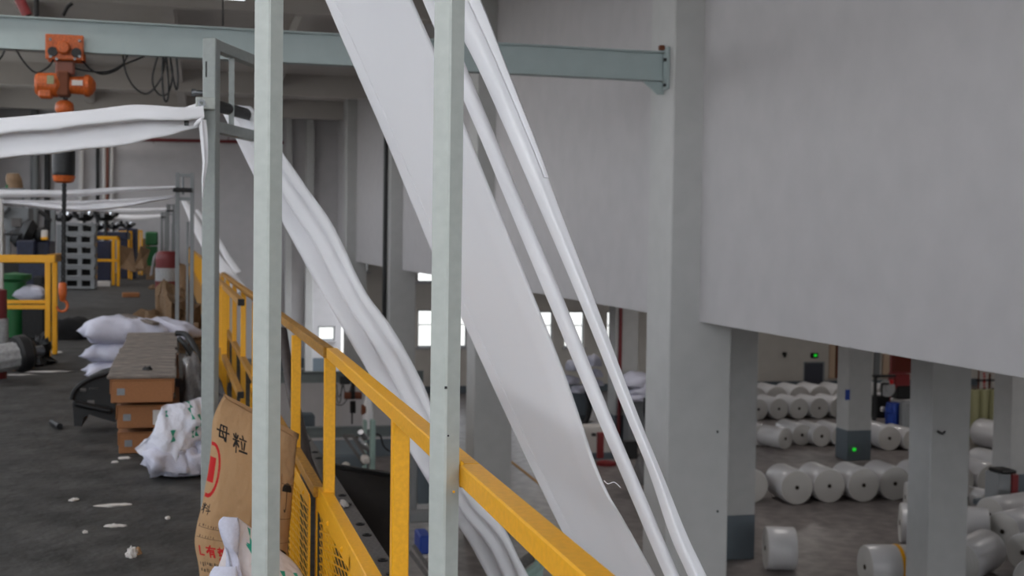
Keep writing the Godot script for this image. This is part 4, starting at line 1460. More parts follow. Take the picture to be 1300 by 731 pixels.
	tag(obj("rubber_hose", st, M.rubber), "thick black rubber hose bending down right of the long cartons", "hose")
	st = S()
	tube(st, curve([on_z(228, 430, 12.9), on_z(238, 442, 12.6), on_z(250, 462, 12.3), on_z(258, 480, 12.0)], 5), 0.024, 10)
	tag(obj("rubber_hose", st, M.rubber), "second black rubber hose just under the thick one beside the cartons", "hose")
	st = S()
	lump(st, p(-0.04, 0, 12.6), Vector3(0.26, 0.5, 1.2), 0.5, 90.0, false, 16)
	tag(obj("dark_heap", st, M.rag), "dark heap of rubber parts between the cartons and the railing", "heap")
	st = S()
	lump(st, p(-0.02, 0, 10.9), Vector3(0.36, 0.62, 0.9), 0.7, 110.0, false, 18)
	tag(obj("plastic_film", st, M.film), "crumpled grey clear plastic film heaped right of the carton stack", "film")
	# paper heap, roll, standing bag and drum farther on
	st = S()
	lump(st, p(-0.5, 0, 19.8), Vector3(0.8, 0.78, 0.7), 0.9, 120.0, true, 15)
	tag(obj("paper_heap", st, M.kraft_far), "heap of crumpled brown kraft paper sacks on the floor before the red drum", "paper")
	st = S()
	extr(st, [on_z(211, 372, 19.3), on_z(216, 373, 19.4), on_z(240, 379, 19.8), on_z(228, 384, 19.3)], Vector3(0.05, -0.12, -0.1))
	tag(obj("paper_sheet", st, M.kraft_far), "stiff folded kraft paper flap on top of the brown paper heap", "paper")
	st = S()
	tube(st, [p(-0.66, 0.32, 18.4), p(-0.06, 0.3, 18.4)], 0.11, 16)
	tag(obj("paper_bundle", st, M.kraft_far), "rolled tan bundle lying before the brown paper heap", "bundle")
	st = S()
	lump(st, p(-0.3, 0, 18.4), Vector3(0.7, 0.24, 0.5), 0.6, 100.0, true)
	tag(obj("paper_heap", st, M.kraft_far), "low crumpled kraft paper pile under the rolled tan bundle", "paper")
	st = S()
	l = edge_rows([[228, 334], [225, 342], [224, 360], [223, 376], [222, 396]], 25.0)
	r = edge_rows([[236, 336], [239, 344], [240, 362], [240, 378], [240, 398]], 25.2)
	upright(st, l, r, 0.14, 0.03, 90.0, 12)
	tag(obj("paper_bag", st, M.kraft_far), "far kraft paper bag standing upright between the red drum and the railing", "paper bag")
	drum_("striped_drum", p(-0.9, 0, 34.3), 0.31, 1.22, "red drum with a broad white band, standing by the third frame", ["drum_red", "drum_white", "drum_red"])
	st = S()
	l = edge_rows([[206, 317], [198, 321], [194, 328], [192, 340], [190, 350]], 33.2)
	r = edge_rows([[212, 315], [203, 318], [198, 325], [196, 336], [194, 349]], 33.2)
	strip(st, l, r, 0.02, [], 8)
	tag(obj("draped_film", st, M.film), "pale plastic film draped over the left side of the red drum", "film")
	# small things on the floor
	st = S()
	var c := on_y(166, 377, 0.0)
	box(st, c + Vector3(0, 0.06, 0), Vector3(0.43, 0.12, 0.3), Basis(Vector3.UP, 0.1), 0.01)
	tag(obj("small_carton", st, M.carton), "small brown carton lying alone on the far gallery floor", "carton")
	st = S()
	lump(st, on_y(195, 367, 0.0), Vector3(0.3, 0.12, 0.3), 0.8, 150.0, true, 8)
	tag(obj("paper_scrap", st, M.kraft_far), "brown paper scrap at the foot of the striped drum", "scrap")
	# green bin and folded brown sheets at the end of the aisle
	c = on_y(192, 331, 0.0)
	c = on_z(192.5, 322, 48)
	t = thing("bin", Vector3(c.x, 0.0, -48), "tall dark green bin at the far end of the aisle", "bin")
	st = S()
	loft(st, [rect(Vector3(0, 0.5, 0), 0.28, 0.3), rect(Vector3(0, 1.0, 0), 0.40, 0.42), rect(Vector3(0, 1.22, 0), 0.42, 0.44)], true, false)
	obj("body", st, M.green, t)
	st = S()
	box(st, Vector3(0, 1.5, 0), Vector3(0.44, 0.5, 0.46), Basis.IDENTITY, 0.05)
	obj("lid", st, M.green, t)
	st = S()
	box(st, Vector3(0, 0.25, 0), Vector3(0.36, 0.5, 0.36), Basis.IDENTITY, 0.02)
	obj("stand", st, M.kraft_far, t)
	for v in [[[152, 312], [168, 316], [172, 345], [152, 340], "left leaf of the big brown cardboard sheets folded open at the end of the aisle"], [[178, 313], [190, 318], [182, 342], [170, 340], "right leaf of the big brown cardboard sheets folded open at the end of the aisle"], [[150, 334], [160, 331], [185, 343], [168, 346], "brown cardboard sheet lying flat in front of the two standing leaves"]]:
		st = S()
		extr(st, [on_z(v[0][0], v[0][1], 42), on_z(v[1][0], v[1][1], 42.4), on_z(v[2][0], v[2][1], 41.4), on_z(v[3][0], v[3][1], 41.6)], Vector3(0.02, 0.02, -0.06))
		tag(obj("cardboard_sheet", st, M.kraft_far), v[4], "cardboard")

func edge_rows(px: Array, d: float) -> Array:
	var out := []
	for v in px: out.append(at(v[0], v[1], d))
	return curve(out, 4)

func ell(c: Vector3, rx: float, rz: float) -> Array:
	var out := []
	for k in 14: out.append(c + Vector3(cos(TAU * k / 14.0) * rx, 0, sin(TAU * k / 14.0) * rz))
	return out

func rect(c: Vector3, w: float, d: float) -> Array:
	return [c + Vector3(-w / 2, 0, -d / 2), c + Vector3(w / 2, 0, -d / 2), c + Vector3(w / 2, 0, d / 2), c + Vector3(-w / 2, 0, d / 2)]

func drum_(called: String, at_: Vector3, r: float, h: float, label: String, bands: Array) -> void:
	var t := thing(called, at_, label, "drum")
	for i in 3:
		var y := [0.0, 0.36, 0.64, 1.0]
		var st := S()
		var a: float = y[i] * h
		var b: float = y[i + 1] * h
		var prof := [Vector2(0, a), Vector2(r, a), Vector2(r, b - 0.02), Vector2(r + 0.012, b - 0.012), Vector2(r + 0.012, b), Vector2(0, b)]
		if i == 2: prof = [Vector2(0, a), Vector2(r, a), Vector2(r, b - 0.2), Vector2(r * 0.93, b - 0.08), Vector2(r * 0.7, b), Vector2(0, b)]
		lathe(st, prof, Transform3D.IDENTITY, 26)
		obj(["lower_band", "middle_band", "upper_band"][i], st, M[bands[i]], t)

func cartons() -> void:
	var rowsx := [[-0.65, 0.0, 0.155, "bottom long brown carton of the stack of three on the gallery floor"], [-0.655, 0.205, 0.165, "middle long brown carton of the stack, with a torn white label on its end"], [-0.69, 0.415, 0.165, "top long brown carton of the stack, under dusty grey boards"]]
	for i in 3:
		var v: Array = rowsx[i]
		var w := 0.44
		var len := 4.2
		var z0: float = [9.85, 9.75, 9.6][i]
		var t := thing("long_carton", p(v[0] + w / 2, v[1], z0 + len / 2), v[3], "carton", "", 0.02)
		var st := S()
		box(st, Vector3(0, v[2] / 2, 0), Vector3(w, v[2], len), Basis.IDENTITY, 0.006)
		var bx := obj("box", st, M.carton, t)
		st = S()                                            # lid that overlaps the sides
		for s in [-1.0, 1.0]:
			box(st, Vector3(s * (w / 2 + 0.004), v[2] * 0.72, 0), Vector3(0.008, v[2] * 0.6, len + 0.01))
		box(st, Vector3(0, v[2] + 0.004, 0), Vector3(w + 0.016, 0.008, len + 0.016))
		var lid := obj("lid", st, M.carton, t)
		st = S()
		box(st, Vector3(-w / 2 + 0.07, v[2] * 0.5, len / 2 + 0.002), Vector3(0.055, 0.05, 0.005))
		obj("grey_label", st, M.grey_paint, bx)
		if i == 1:
			st = S()
			box(st, Vector3(0.07, v[2] * 0.48, len / 2 + 0.002), Vector3(0.07, 0.11, 0.005))
			obj("torn_label", st, M.paper, bx)
		if i == 0:
			st = S()
			box(st, Vector3(0.02, v[2] * 0.5, len / 2 + 0.002), Vector3(0.03, 0.1, 0.005))
			obj("tape", st, M.board, bx)
		if i < 2:
			for s in [-1.7, -0.6, 0.6, 1.7]:               # wooden battens between the layers
				st = S()
				box(st, Vector3(0, v[2] + 0.025, s), Vector3(w * 0.9, 0.034, 0.12), Basis.IDENTITY, 0.003)
				obj("batten", st, M.board, t)
		else:
			for k in 14:                                    # short dusty boards laid across the top
				st = S()
				box(st, Vector3(rng.randf_range(-0.012, 0.012), v[2] + 0.022 + rng.randf_range(0, 0.006), -len / 2 + 0.15 + k * 0.3), Vector3(w + 0.05, 0.024, 0.288), Basis(Vector3.UP, rng.randf_range(-0.02, 0.02)), 0.006)
				obj("board", st, M.board, lid)
			st = S()
			lump(st, Vector3(0.03, v[2] + 0.034, len / 2 - 0.35), Vector3(0.07, 0.035, 0.07), 0.6, 300.0, true, 7)
			obj("clod", st, M.dark_steel, lid)

# ---------------------------------------------------------------- machines on the gallery
func face_box(st: SurfaceTool, x0: float, y0: float, x1: float, y1: float, z: float, d: float, bev := 0.01, ground := false) -> void:   # a box whose front face, z metres down the hall, covers those measured corners
	var a := on_z(x0, y1, z)
	var b := on_z(x1, y0, z)
	if ground: a.y = 0.0
	span(st, Vector3(a.x, a.y, -z - d), Vector3(b.x, b.y, -z), bev)

func mbox(t: Node3D, called: String, v: Array, z: float, d: float, m: Material, bev := 0.01, ground := false) -> void:
	var st := S()
	face_box(st, v[0], v[1], v[2], v[3], z, d, bev, ground)
	put_in(t, called, st, m)

func loom_head(x: float, y: float, z: float, s: float, label: String, foot := 0.0) -> void:   # round machine head on a stem, with bright spool cups round it
	var c := on_z(x, y, z)
	var t := thing("loom_head", Vector3(c.x, 0, -z), label, "machine head", "round machine heads over the blue cabinets")
	var st := S()
	lathe(st, [Vector2(0, -0.2 * s), Vector2(0.3 * s, -0.16 * s), Vector2(0.5 * s, 0.05 * s), Vector2(0.55 * s, 0.16 * s), Vector2(0.3 * s, 0.22 * s), Vector2(0, 0.22 * s)], Transform3D(Basis.IDENTITY, c), 18)
	put_in(t, "dish", st, M.dark_steel)
	for k in 7:
		var a := TAU * k / 7.0
		st = S()
		lathe(st, [Vector2(0.0, -0.12 * s), Vector2(0.1 * s, -0.1 * s), Vector2(0.12 * s, 0.1 * s), Vector2(0, 0.14 * s)], Transform3D(Basis(Vector3.BACK, -0.5 * cos(a)), c + Vector3(cos(a) * 0.5 * s, 0.16 * s + 0.06 * sin(3 * a), sin(a) * 0.5 * s)), 10)
		put_in(t, "spool_cup", st, M.chrome if k % 3 else M.black)
	st = S()
	tube(st, [Vector3(c.x, foot, c.z), c - Vector3(0, 0.15 * s, 0)], 0.08 * s, 10)
	put_in(t, "stem", st, M.dark_steel)

func gallery_machines() -> void:
	# yellow guard frame at the left edge
	var t := thing("guard_frame", p(-2.4, 0, 17.4), "yellow square-tube guard frame at the left edge of the photo", "frame")
	var z := 17.0
	var st := S()
	face_box(st, -40, 324, 70, 333, z, 0.1, 0.01)
	put_in(t, "top_bar", st, M.yellow)
	st = S()
	var a := on_z(70, 328, z)
	span(st, Vector3(a.x - 0.11, a.y - 0.05, -z - 1.1), Vector3(a.x, a.y + 0.05, -z - 0.1), 0.01)
	put_in(t, "side_bar", st, M.yellow_dusty)
	mbox(t, "post", [57, 332, 64, 450], z, 0.08, M.yellow, 0.006, true)
	mbox(t, "post", [66, 329, 72.5, 440], 18.1, 0.08, M.yellow, 0.006, true)
	mbox(t, "middle_bar", [-40, 381, 58, 385.5], z + 0.02, 0.05, M.yellow, 0.006)
	mbox(t, "middle_bar", [-40, 387, 58, 392.5], z + 0.02, 0.05, M.yellow, 0.006)
	mbox(t, "post", [-36, 332, -29, 450], z, 0.08, M.yellow, 0.006, true)
	# things behind and inside it
	t = thing("bin", p(on_z(19, 380, 21).x, 0, 21), "round green bin with a flared rim behind the yellow guard frame", "bin")
	st = S()
	lathe(st, [Vector2(0, 0.02), Vector2(0.15, 0.02), Vector2(0.17, 0.9), Vector2(0, 0.9)], Transform3D.IDENTITY, 18)
	obj("body", st, M.green, t)
	st = S()
	lathe(st, [Vector2(0.17, 0.88), Vector2(0.25, 0.93), Vector2(0.25, 1.0), Vector2(0.0, 1.03)], Transform3D.IDENTITY, 18)
	obj("rim", st, M.green, t)
	st = S()
	pillow(st, Transform3D(Basis.IDENTITY, Vector3(on_z(38, 380, 21).x, on_z(38, 383, 21).y, -21)), 0.46, 0.4, 0.26, 0.03)
	tag(obj("white_sack", st, M.sack), "small white sack seen inside the yellow guard frame beside the green bin", "sack")
	mbox(thing("machine_plinth", p(-3.3, 0, 21.4), "low dark plinth under the small white sack", "plinth"), "block", [28, 383, 56, 400], 20.7, 0.9, M.dark_steel, 0.02, true)
	mbox(thing("red_box", on_z(16, 400, 23.5) * Vector3(1, 0, 1), "small red box on the floor under the yellow guard frame", "box"), "body", [12, 395, 20, 403], 23.5, 0.2, M.bright_red, 0.01, true)
	t = thing("machine_bed", p(-3.9, 0, 24.6), "dark extruder bed behind the yellow guard frame", "machine")
	mbox(t, "bed", [-20, 330, 62, 372], 24.0, 1.2, M.black, 0.03, true)
	mbox(t, "side_panel", [24, 335, 57, 366], 23.9, 0.1, M.navy, 0.01)
	mbox(t, "hand_wheel", [42, 350, 55, 363], 23.8, 0.08, M.dark_steel, 0.03)
	t = thing("striped_drum", Vector3(on_z(-3, 400, 15.2).x, 0, -15.2), "red and white drum cut off by the left edge of the photo", "drum")
	st = S()
	lathe(st, [Vector2(0, 0), Vector2(0.1, 0), Vector2(0.1, 0.28), Vector2(0, 0.28)], Transform3D.IDENTITY, 20)
	obj("lower_band", st, M.drum_red, t)
	st = S()
	lathe(st, [Vector2(0, 0.28), Vector2(0.115, 0.28), Vector2(0.115, 0.68), Vector2(0, 0.68)], Transform3D.IDENTITY, 20)
	obj("middle_band", st, M.drum_white, t)
	st = S()
	lathe(st, [Vector2(0, 0.68), Vector2(0.1, 0.68), Vector2(0.1, 1.0), Vector2(0, 1.02)], Transform3D.IDENTITY, 20)
	obj("upper_band", st, M.drum_red, t)
	# white roller with a black flange on the floor
	t = thing("roller", p(-2.15, 0, 14.9), "white ribbed roller with a black flange lying on the floor at the left edge", "roller")
	st = S()
	var r0 := on_z(-40, 462, 14.6)
	var r1 := on_z(26, 450, 14.9)
	var d := (r1 - r0).normalized()
	var prof := []
	for i in 2: prof.append(0)
	var loops := []
	for i in 2:
		var ringp := []
		var f := along(r0, r1)
		for k in 40:
			var rr := 0.155 if k % 4 < 2 else 0.145
			ringp.append((r0 if i == 0 else r1) + f.x * cos(TAU * k / 40.0) * rr + f.y * sin(TAU * k / 40.0) * rr)
		loops.append(ringp)
	loft(st, loops)
	put_in(t, "ribbed_body", st, M.drum_white)
	st = S()
	var fb := along(r0, r1)
	var yb := Basis(fb.y, d, fb.x)
	if yb.determinant() < 0: yb = Basis(-fb.y, d, fb.x)
	lathe(st, [Vector2(0, -0.06), Vector2(0.19, -0.06), Vector2(0.21, -0.03), Vector2(0.21, 0.06), Vector2(0.15, 0.12), Vector2(0.07, 0.14), Vector2(0, 0.14)], Transform3D(yb, r1 + Vector3(0, 0.01, 0)), 26)
	put_in(t, "flange", st, M.black)
	st = S()
	lathe(st, [Vector2(0.06, 0.1), Vector2(0.06, 0.26), Vector2(0, 0.26)], Transform3D(yb, r1), 16)
	put_in(t, "journal", st, M.steel)
	st = S()
	lump(st, on_y(45, 463, 0.0), Vector3(0.34, 0.34, 0.4), 0.9, 140.0, true, 13)
	tag(obj("plastic_bag", st, M.dark_steel), "shiny dark plastic bag crumpled behind the roller flange", "bag")
	st = S()
	lump(st, on_z(18, 432, 16.2) * Vector3(1, 0, 1), Vector3(0.5, 0.36, 0.4), 0.7, 120.0, true, 11)
	tag(obj("paper_heap", st, M.kraft_far), "crumpled tan paper behind the white ribbed roller", "paper")
	st = S()
	lump(st, on_y(88, 430, 0.0), Vector3(0.66, 0.34, 0.6), 0.35, 60.0, false, 16)
	tag(obj("rag_pile", st, M.rag), "black rag pile on the floor right of the yellow guard frame", "rags")
	st = S()
	lump(st, on_y(49, 428, 0.0), Vector3(0.4, 0.3, 0.4), 0.6, 130.0, true, 12)
	tag(obj("rag_pile", st, M.rag), "second dark pile seen through the legs of the yellow guard frame", "rags")
	# white post and grey uprights
	st = S()
	face_box(st, -6, 252, 3.5, 342, 19.0, 0.1, 0.01, true)
	tag(obj("machine_post", st, M.pipe_white), "white square post at the very left edge behind the guard frame", "post")
	st = S()
	face_box(st, 64, 262, 70, 352, 30.0, 0.12, 0.01, true)
	tag(obj("machine_post", st, M.pipe_grey), "grey upright left of the crate tower", "post")
	# blue machines at the left with dark fittings
	t = thing("blue_machine", p(-4.0, 0, 29.0), "navy blue machine with dark fittings on top, left of the crate tower", "machine")
	mbox(t, "cabinet", [21, 305, 44, 345], 28.0, 1.0, M.navy, 0.03, true)
	mbox(t, "cabinet", [45, 306, 63, 345], 28.3, 1.0, M.navy, 0.03, true)
	mbox(t, "pipe", [2, 296, 28, 299], 27.9, 0.06, M.black)
	for v in [[24, 301, 0.22], [35, 295, 0.3], [52, 298, 0.18]]:
		st = S()
		var c := on_z(v[0], v[1], 28.4)
		lathe(st, [Vector2(0, -0.14), Vector2(v[2] * 0.7, -0.14), Vector2(v[2], 0.0), Vector2(v[2] * 0.6, 0.14), Vector2(0, 0.16)], Transform3D(Basis(Vector3.BACK, 1.2), c), 14)
		put_in(t, "motor", st, M.black)
	mbox(t, "white_tank", [52, 292, 60, 303], 28.1, 0.2, M.paper, 0.02)
	mbox(t, "tank_clip", [52, 301, 60, 304.5], 28.05, 0.22, M.yellow, 0.01)
	t = thing("hopper", p(-4.6, 0, 30.5), "grey sloping sheet-metal hopper under the level webs at the left", "hopper")
	st = S()
	extr(st, [on_z(4, 262, 30), on_z(36, 264, 30), on_z(36, 278, 30), on_z(14, 294, 30), on_z(4, 290, 30)], Vector3(0, 0, -0.9))
	put_in(t, "chute", st, M.grey_paint)
	st = S()
	bar(st, on_z(2, 275, 29.9), on_z(13, 264, 29.9), 0.1, 0.06)
	put_in(t, "strut", st, M.dark_steel)
	mbox(t, "leg", [8, 290, 13, 345], 30.4, 0.15, M.grey_paint, 0.01, true)
	mbox(t, "shade_plate", [14, 277, 27, 288], 29.95, 0.1, M.zinc, 0.01)
	st = S()
	tube(st, curve([on_z(50, 268, 30), on_z(58, 274, 30), on_z(64, 281, 30)], 3), 0.05)
	put_in(t, "feed_pipe", st, M.dark_steel)
	# brown bag on its top platform, seen above the webs
	st = S()
	upright(st, edge_rows([[9, 220], [7, 228], [10, 239]], 34), edge_rows([[24, 220], [28, 228], [30, 239]], 34), 0.15, 0.03, 90, 12)
	tag(obj("paper_bag", st, M.kraft_far), "brown paper bag standing high above the webs at the left edge", "paper bag")
	t = thing("platform", p(-5.4, 0, 34.5), "high narrow platform carrying the brown paper bag", "platform")
	mbox(t, "deck", [-8, 239, 32, 243], 35.2, 2.0, M.grey_paint, 0.01)
	mbox(t, "leg", [0, 243, 3, 300], 35.4, 0.1, M.grey_paint, 0.01, true)
	mbox(t, "leg", [28, 243, 31, 300], 35.4, 0.1, M.grey_paint, 0.01, true)
	mbox(t, "green_bottle", [7, 234, 10, 239.5], 35.4, 0.1, M.green, 0.02)
	# tower of grey plastic crates
	var proto: Node3D
	var names := ["lowest", "second lowest", "third", "fourth", "second highest", "topmost"]
	for i in 6:
		var label: String = "grey plastic crate, %s of the crate tower behind the hoist chain" % names[i]
		var y := 0.02 + i * 0.325
		var base := Vector3((on_z(82, 350, 39).x + on_z(117, 350, 39).x) / 2, y, -39.4)
		if i == 0:
			proto = thing("plastic_crate", base, label, "crate", "crates of the grey tower")
			for s in [-1.0, 1.0]:
				st = S()
				box(st, Vector3(0, 0.16 + s * 0.125, 0), Vector3(0.9, 0.07, 0.8), Basis.IDENTITY, 0.01)
				obj("rim" if s > 0 else "base", st, M.crate_grey, proto)
			for x in [-0.39, 0.03, 0.40]:
				for f in [-0.34, 0.34]:
					st = S()
					box(st, Vector3(x, 0.16, f), Vector3(0.13, 0.2, 0.1), Basis.IDENTITY, 0.01)
					obj("rib", st, M.crate_grey, proto)
			st = S()
			box(st, Vector3(0, 0.15, -0.1), Vector3(0.7, 0.16, 0.3))
			obj("contents", st, M.black, proto)
		else:
			dup(proto, "plastic_crate", base + Vector3(rng.randf_range(-0.02, 0.02), 0, 0), rng.randf_range(-0.03, 0.03), label)
	mbox(thing("tower_stand", p(-3.7, 0, 39.9), "grey post frame standing left of the crate tower", "frame"), "post", [72, 285, 79, 360], 39.2, 0.3, M.grey_paint, 0.01, true)
	# round machine heads
	loom_head(80, 277, 46.3, 0.68, "dark round machine head behind the hoist chain, leftmost of the three large ones")
	loom_head(107, 276, 45.3, 0.68, "dark round machine head with bright cups, middle of the three large ones")
	loom_head(134, 276, 44.3, 0.68, "dark round machine head with bright cups, rightmost of the three large ones")
	loom_head(125, 289, 47, 0.45, "small bright machine head over the navy cabinet right of the crate tower", on_z(140, 294, 46.5).y)
	loom_head(144, 288, 47, 0.45, "small bright machine head above the yellow frames", on_z(140, 294, 46.5).y)
	loom_head(162, 287, 47, 0.45, "farthest small bright machine head over the navy cabinets", on_z(140, 294, 46.5).y)
	# navy cabinets and yellow frames to the right of the crates
	t = thing("navy_cabinet", p(-3.3, 0, 43.5), "navy cabinet behind the nearest of the far yellow frames", "cabinet")
	mbox(t, "body", [117, 306, 141, 358], 42.6, 1.4, M.navy, 0.03, true)
	mbox(t, "upper_part", [124, 294, 162, 304], 46.2, 1.4, M.navy, 0.03)
	t = thing("navy_cabinet", p(-3.0, 0, 49.0), "tall navy cabinet beyond the far yellow frames", "cabinet")
	mbox(t, "body", [150, 290, 173, 350], 49.0, 1.5, M.navy, 0.03, true)
	yellow_frame([119, 300, 152, 358], 41.6, "near one of the far yellow guard frames, right of the crate tower")
	yellow_frame([150.5, 293, 168, 352], 47.9, "second of the far yellow guard frames, with a dark opening")
	yellow_frame([171, 292, 181, 340], 53.0, "farthest yellow guard frame, beside the green bin")
	st = S()
	face_box(st, 122, 357, 140, 361, 41.4, 0.3, 0.01, true)
	tag(obj("white_tray", st, M.paper), "flat white tray on the floor at the foot of the far yellow frame", "tray")
	st = S()
	face_box(st, 181, 303, 190, 330, 54.5, 0.5, 0.01, true)
	tag(obj("pale_box", st, M.kraft_far), "pale box beside the far yellow frames at the end of the gallery", "box")

func yellow_frame(v: Array, z: float, label: String) -> void:
	var t := thing("guard_frame", Vector3(on_z(v[0], v[3], z).x, 0, -z), label, "frame")
	var w: float = maxf(2.2, (v[2] - v[0]) * 0.12)
	mbox(t, "top_bar", [v[0], v[1], v[2], v[1] + w], z, 0.1, M.yellow, 0.01)
	mbox(t, "post", [v[0], v[1], v[0] + w, v[3]], z, 0.1, M.yellow, 0.01, true)
	mbox(t, "post", [v[2] - w, v[1], v[2], v[3]], z, 0.1, M.yellow, 0.01, true)
	mbox(t, "post", [v[2] - 2.6 * w, v[1], v[2] - 1.5 * w, v[3]], z + 0.9, 0.1, M.yellow, 0.01, true)
	mbox(t, "middle_bar", [v[0], (v[1] + v[3]) / 2, v[2], (v[1] + v[3]) / 2 + w * 0.8], z, 0.06, M.yellow, 0.01)

# ---------------------------------------------------------------- equipment in the open hall below
func hall_equipment() -> void:
	var beams := [[470, 484, 31.0, "upper grey crane beam in the lower hall, behind the yellow posts"], [540, 553, 27.0, "lower grey crane beam in the lower hall, behind the yellow posts"]]
	for b in beams:
		var c := on_z(450, (b[0] + b[1]) / 2.0, b[2])
		var h: float = on_z(450, b[0], b[2]).y - on_z(450, b[1], b[2]).y
		var st := S()
		ibeam(st, p(-0.2, c.y, b[2]), p(5.36, c.y - 0.03, b[2]), h, 0.16, 0.02, 0.05)
		tag(obj("crane_beam", st, M.beam_far), b[3], "beam")
	var z := 30.8
	var t := thing("electric_hoist", on_z(449, 484, z), "small brown-orange electric hoist under the upper grey beam of the lower hall", "hoist")
	mbox(t, "trolley", [432, 478, 445, 488], z, 0.2, M.dark_steel)
	mbox(t, "hanger", [446, 484, 451, 498], z, 0.1, M.black)
	for v in [[437, 445, 502], [451, 459, 502]]:
		var st := S()
		tube(st, [on_z(v[0], v[2], z - 0.1), on_z(v[1], v[2], z - 0.1)], 0.09, 14)
		put_in(t, "motor_drum", st, M.rust)
	mbox(t, "gearbox", [445, 496, 451, 507], z - 0.05, 0.2, M.black, 0.02)
	var st := S()
	tube(st, [on_z(448, 509, z - 0.1), on_z(448, 524, z - 0.1)], 0.07, 12)
	put_in(t, "chain_bag", st, M.rag)
	st = S()
	tube(st, [on_z(447, 524, z - 0.1), on_z(447, 538, z - 0.1)], 0.02, 6)
	put_in(t, "load_chain", st, M.black)
	for v in [[[424, 487], [428, 508], [432, 510], [434, 488]], [[427, 487], [430, 505], [436, 488]], [[436, 487], [440, 505], [446, 490]], [[420, 487], [424, 510], [434, 514], [442, 505]]]:
		st = S()
		var pts := []
		for w in v: pts.append(on_z(w[0], w[1], z - 0.1))
		tube(st, curve(pts, 4), 0.012, 5)
		put_in(t, "cable", st, M.black)
	# winding machine in the lower hall: mint column, arms, rollers
	t = thing("winding_machine", p(2.8, LOW, 25.5), "pale mint winding machine with rollers and slanting arms in the lower hall", "machine")
	for v in [[471, 477, 24.5], [462, 466, 26.0]]:
		st = S()
		var a := on_z(v[0], 540, v[2])
		var b := on_z(v[1], 540, v[2])
		span(st, Vector3(a.x, LOW, a.z - 0.2), Vector3(b.x, a.y + 0.1, b.z), 0.01)
		put_in(t, "column", st, M.mint)
	for v in [[436, 552, 462, 590], [447, 552, 470, 588], [437, 554, 447, 553]]:
		st = S()
		bar(st, on_z(v[0], v[1], 24.8), on_z(v[2], v[3], 24.8), 0.06, 0.06)
		put_in(t, "arm", st, M.zinc)
	for v in [[452, 556, 464, 566], [455, 562, 468, 570], [458, 548, 464, 556]]:
		st = S()
		tube(st, [on_z(v[0], v[1], 25.0), on_z(v[2], v[3], 25.2)], 0.06, 12)
		put_in(t, "roller", st, M.chrome)
	st = S()
	tube(st, curve([on_z(470, 552, 24.6), on_z(482, 552, 24.6), on_z(487, 566, 24.6), on_z(495, 573, 24.6)], 4), 0.02, 6)
	put_in(t, "cable", st, M.black)
	mbox(t, "white_cover", [460, 580, 470, 589], 24.2, 0.3, M.paper, 0.03)
	mbox(t, "seat", [456, 566, 470, 570], 25.3, 0.4, M.olive, 0.02)
	st = S()
	lump(st, on_z(467, 523, 26.5) - Vector3(0, 0.35, 0), Vector3(0.22, 0.75, 0.22), 0.3, 60.0)
	put_in(t, "fabric_end", st, M.web)
	st = S()
	tube(st, [on_z(459, 520, 26.5), on_z(464, 520, 26.5)], 0.11, 14)
	put_in(t, "core", st, M.rust)
	t = thing("lower_machine", p(1.6, LOW, 29.0), "grey-green machine body low in the void under the crane beams", "machine")
	mbox(t, "body", [395, 576, 468, 640], 28.0, 2.0, M.dado, 0.05)
	mbox(t, "panel", [380, 526, 400, 548], 32.0, 0.5, M.dado, 0.05)
	st = S()
	lathe(st, [Vector2(0, 0), Vector2(0.1, 0), Vector2(0.06, 0.05), Vector2(0, 0.07)], Transform3D(Basis.IDENTITY, on_z(439, 590, 27.8)), 14)
	put_in(t, "white_cap", st, M.paper)
	t = thing("control_cabinet", p(3.0, LOW, 23.0), "grey machine panels seen low between the yellow post and the near pale post", "machine")
	mbox(t, "panel", [521, 572, 530, 660], 23.0, 0.3, M.grey_paint, 0.02)
	mbox(t, "green_panel", [530, 582, 546, 640], 23.5, 0.3, M.dado, 0.02)
	mbox(t, "cross_beam", [520, 650, 548, 664], 22.0, 0.3, M.grey_paint, 0.02)
	st = S()
	lathe(st, [Vector2(0, -0.06), Vector2(0.04, -0.04), Vector2(0.04, 0.04), Vector2(0, 0.06)], Transform3D(Basis.IDENTITY, on_z(528, 579, 22.8)), 10)
	put_in(t, "chrome_knob", st, M.chrome)
	t = thing("blue_box", on_z(540, 704, 18), "dark blue box low beside the nearest pale post", "box")
	mbox(t, "body", [533, 680, 548, 704], 18.0, 0.5, M.blue, 0.02)
	mbox(t, "label", [534, 704, 548, 709], 18.0, 0.5, M.paper, 0.01)
	st = S()
	bar(st, on_z(520, 700, 15), on_z(546, 735, 15), 0.05, 0.05)
	put_in(t, "slanting_strut", st, M.zinc)
	st = S()
	bar(st, on_z(525, 692, 15.3), on_z(552, 732, 15.3), 0.05, 0.05)
	put_in(t, "slanting_strut", st, M.zinc)
	# pale steel brace seen under the near yellow rail
	t = thing("steel_brace", at(655, 745, 9.0), "grey steel brace with a pale upright seen under the near yellow rail", "brace")
	st = S()
	bar(st, at(615, 752, 9.0), at(690, 695, 9.6), 0.02, 0.09, 0.004)
	put_in(t, "slanting_bar", st, M.zinc)
	st = S()
	bar(st, at(640, 752, 9.02), at(700, 706, 9.62), 0.05, 0.06, 0.004)
	put_in(t, "pale_bar", st, M.mint)
	st = S()
	bar(st, at(684, 698, 9.5), at(682, 790, 9.5), 0.06, 0.06, 0.004)
	put_in(t, "upright", st, M.mint)
	# things on the lower floor between the webs
	var tw := thing("fabric_heap", on_y(738, 560, LOW), "white fabric heap on a grey machine, seen between the wide web and rolled web", "fabric")
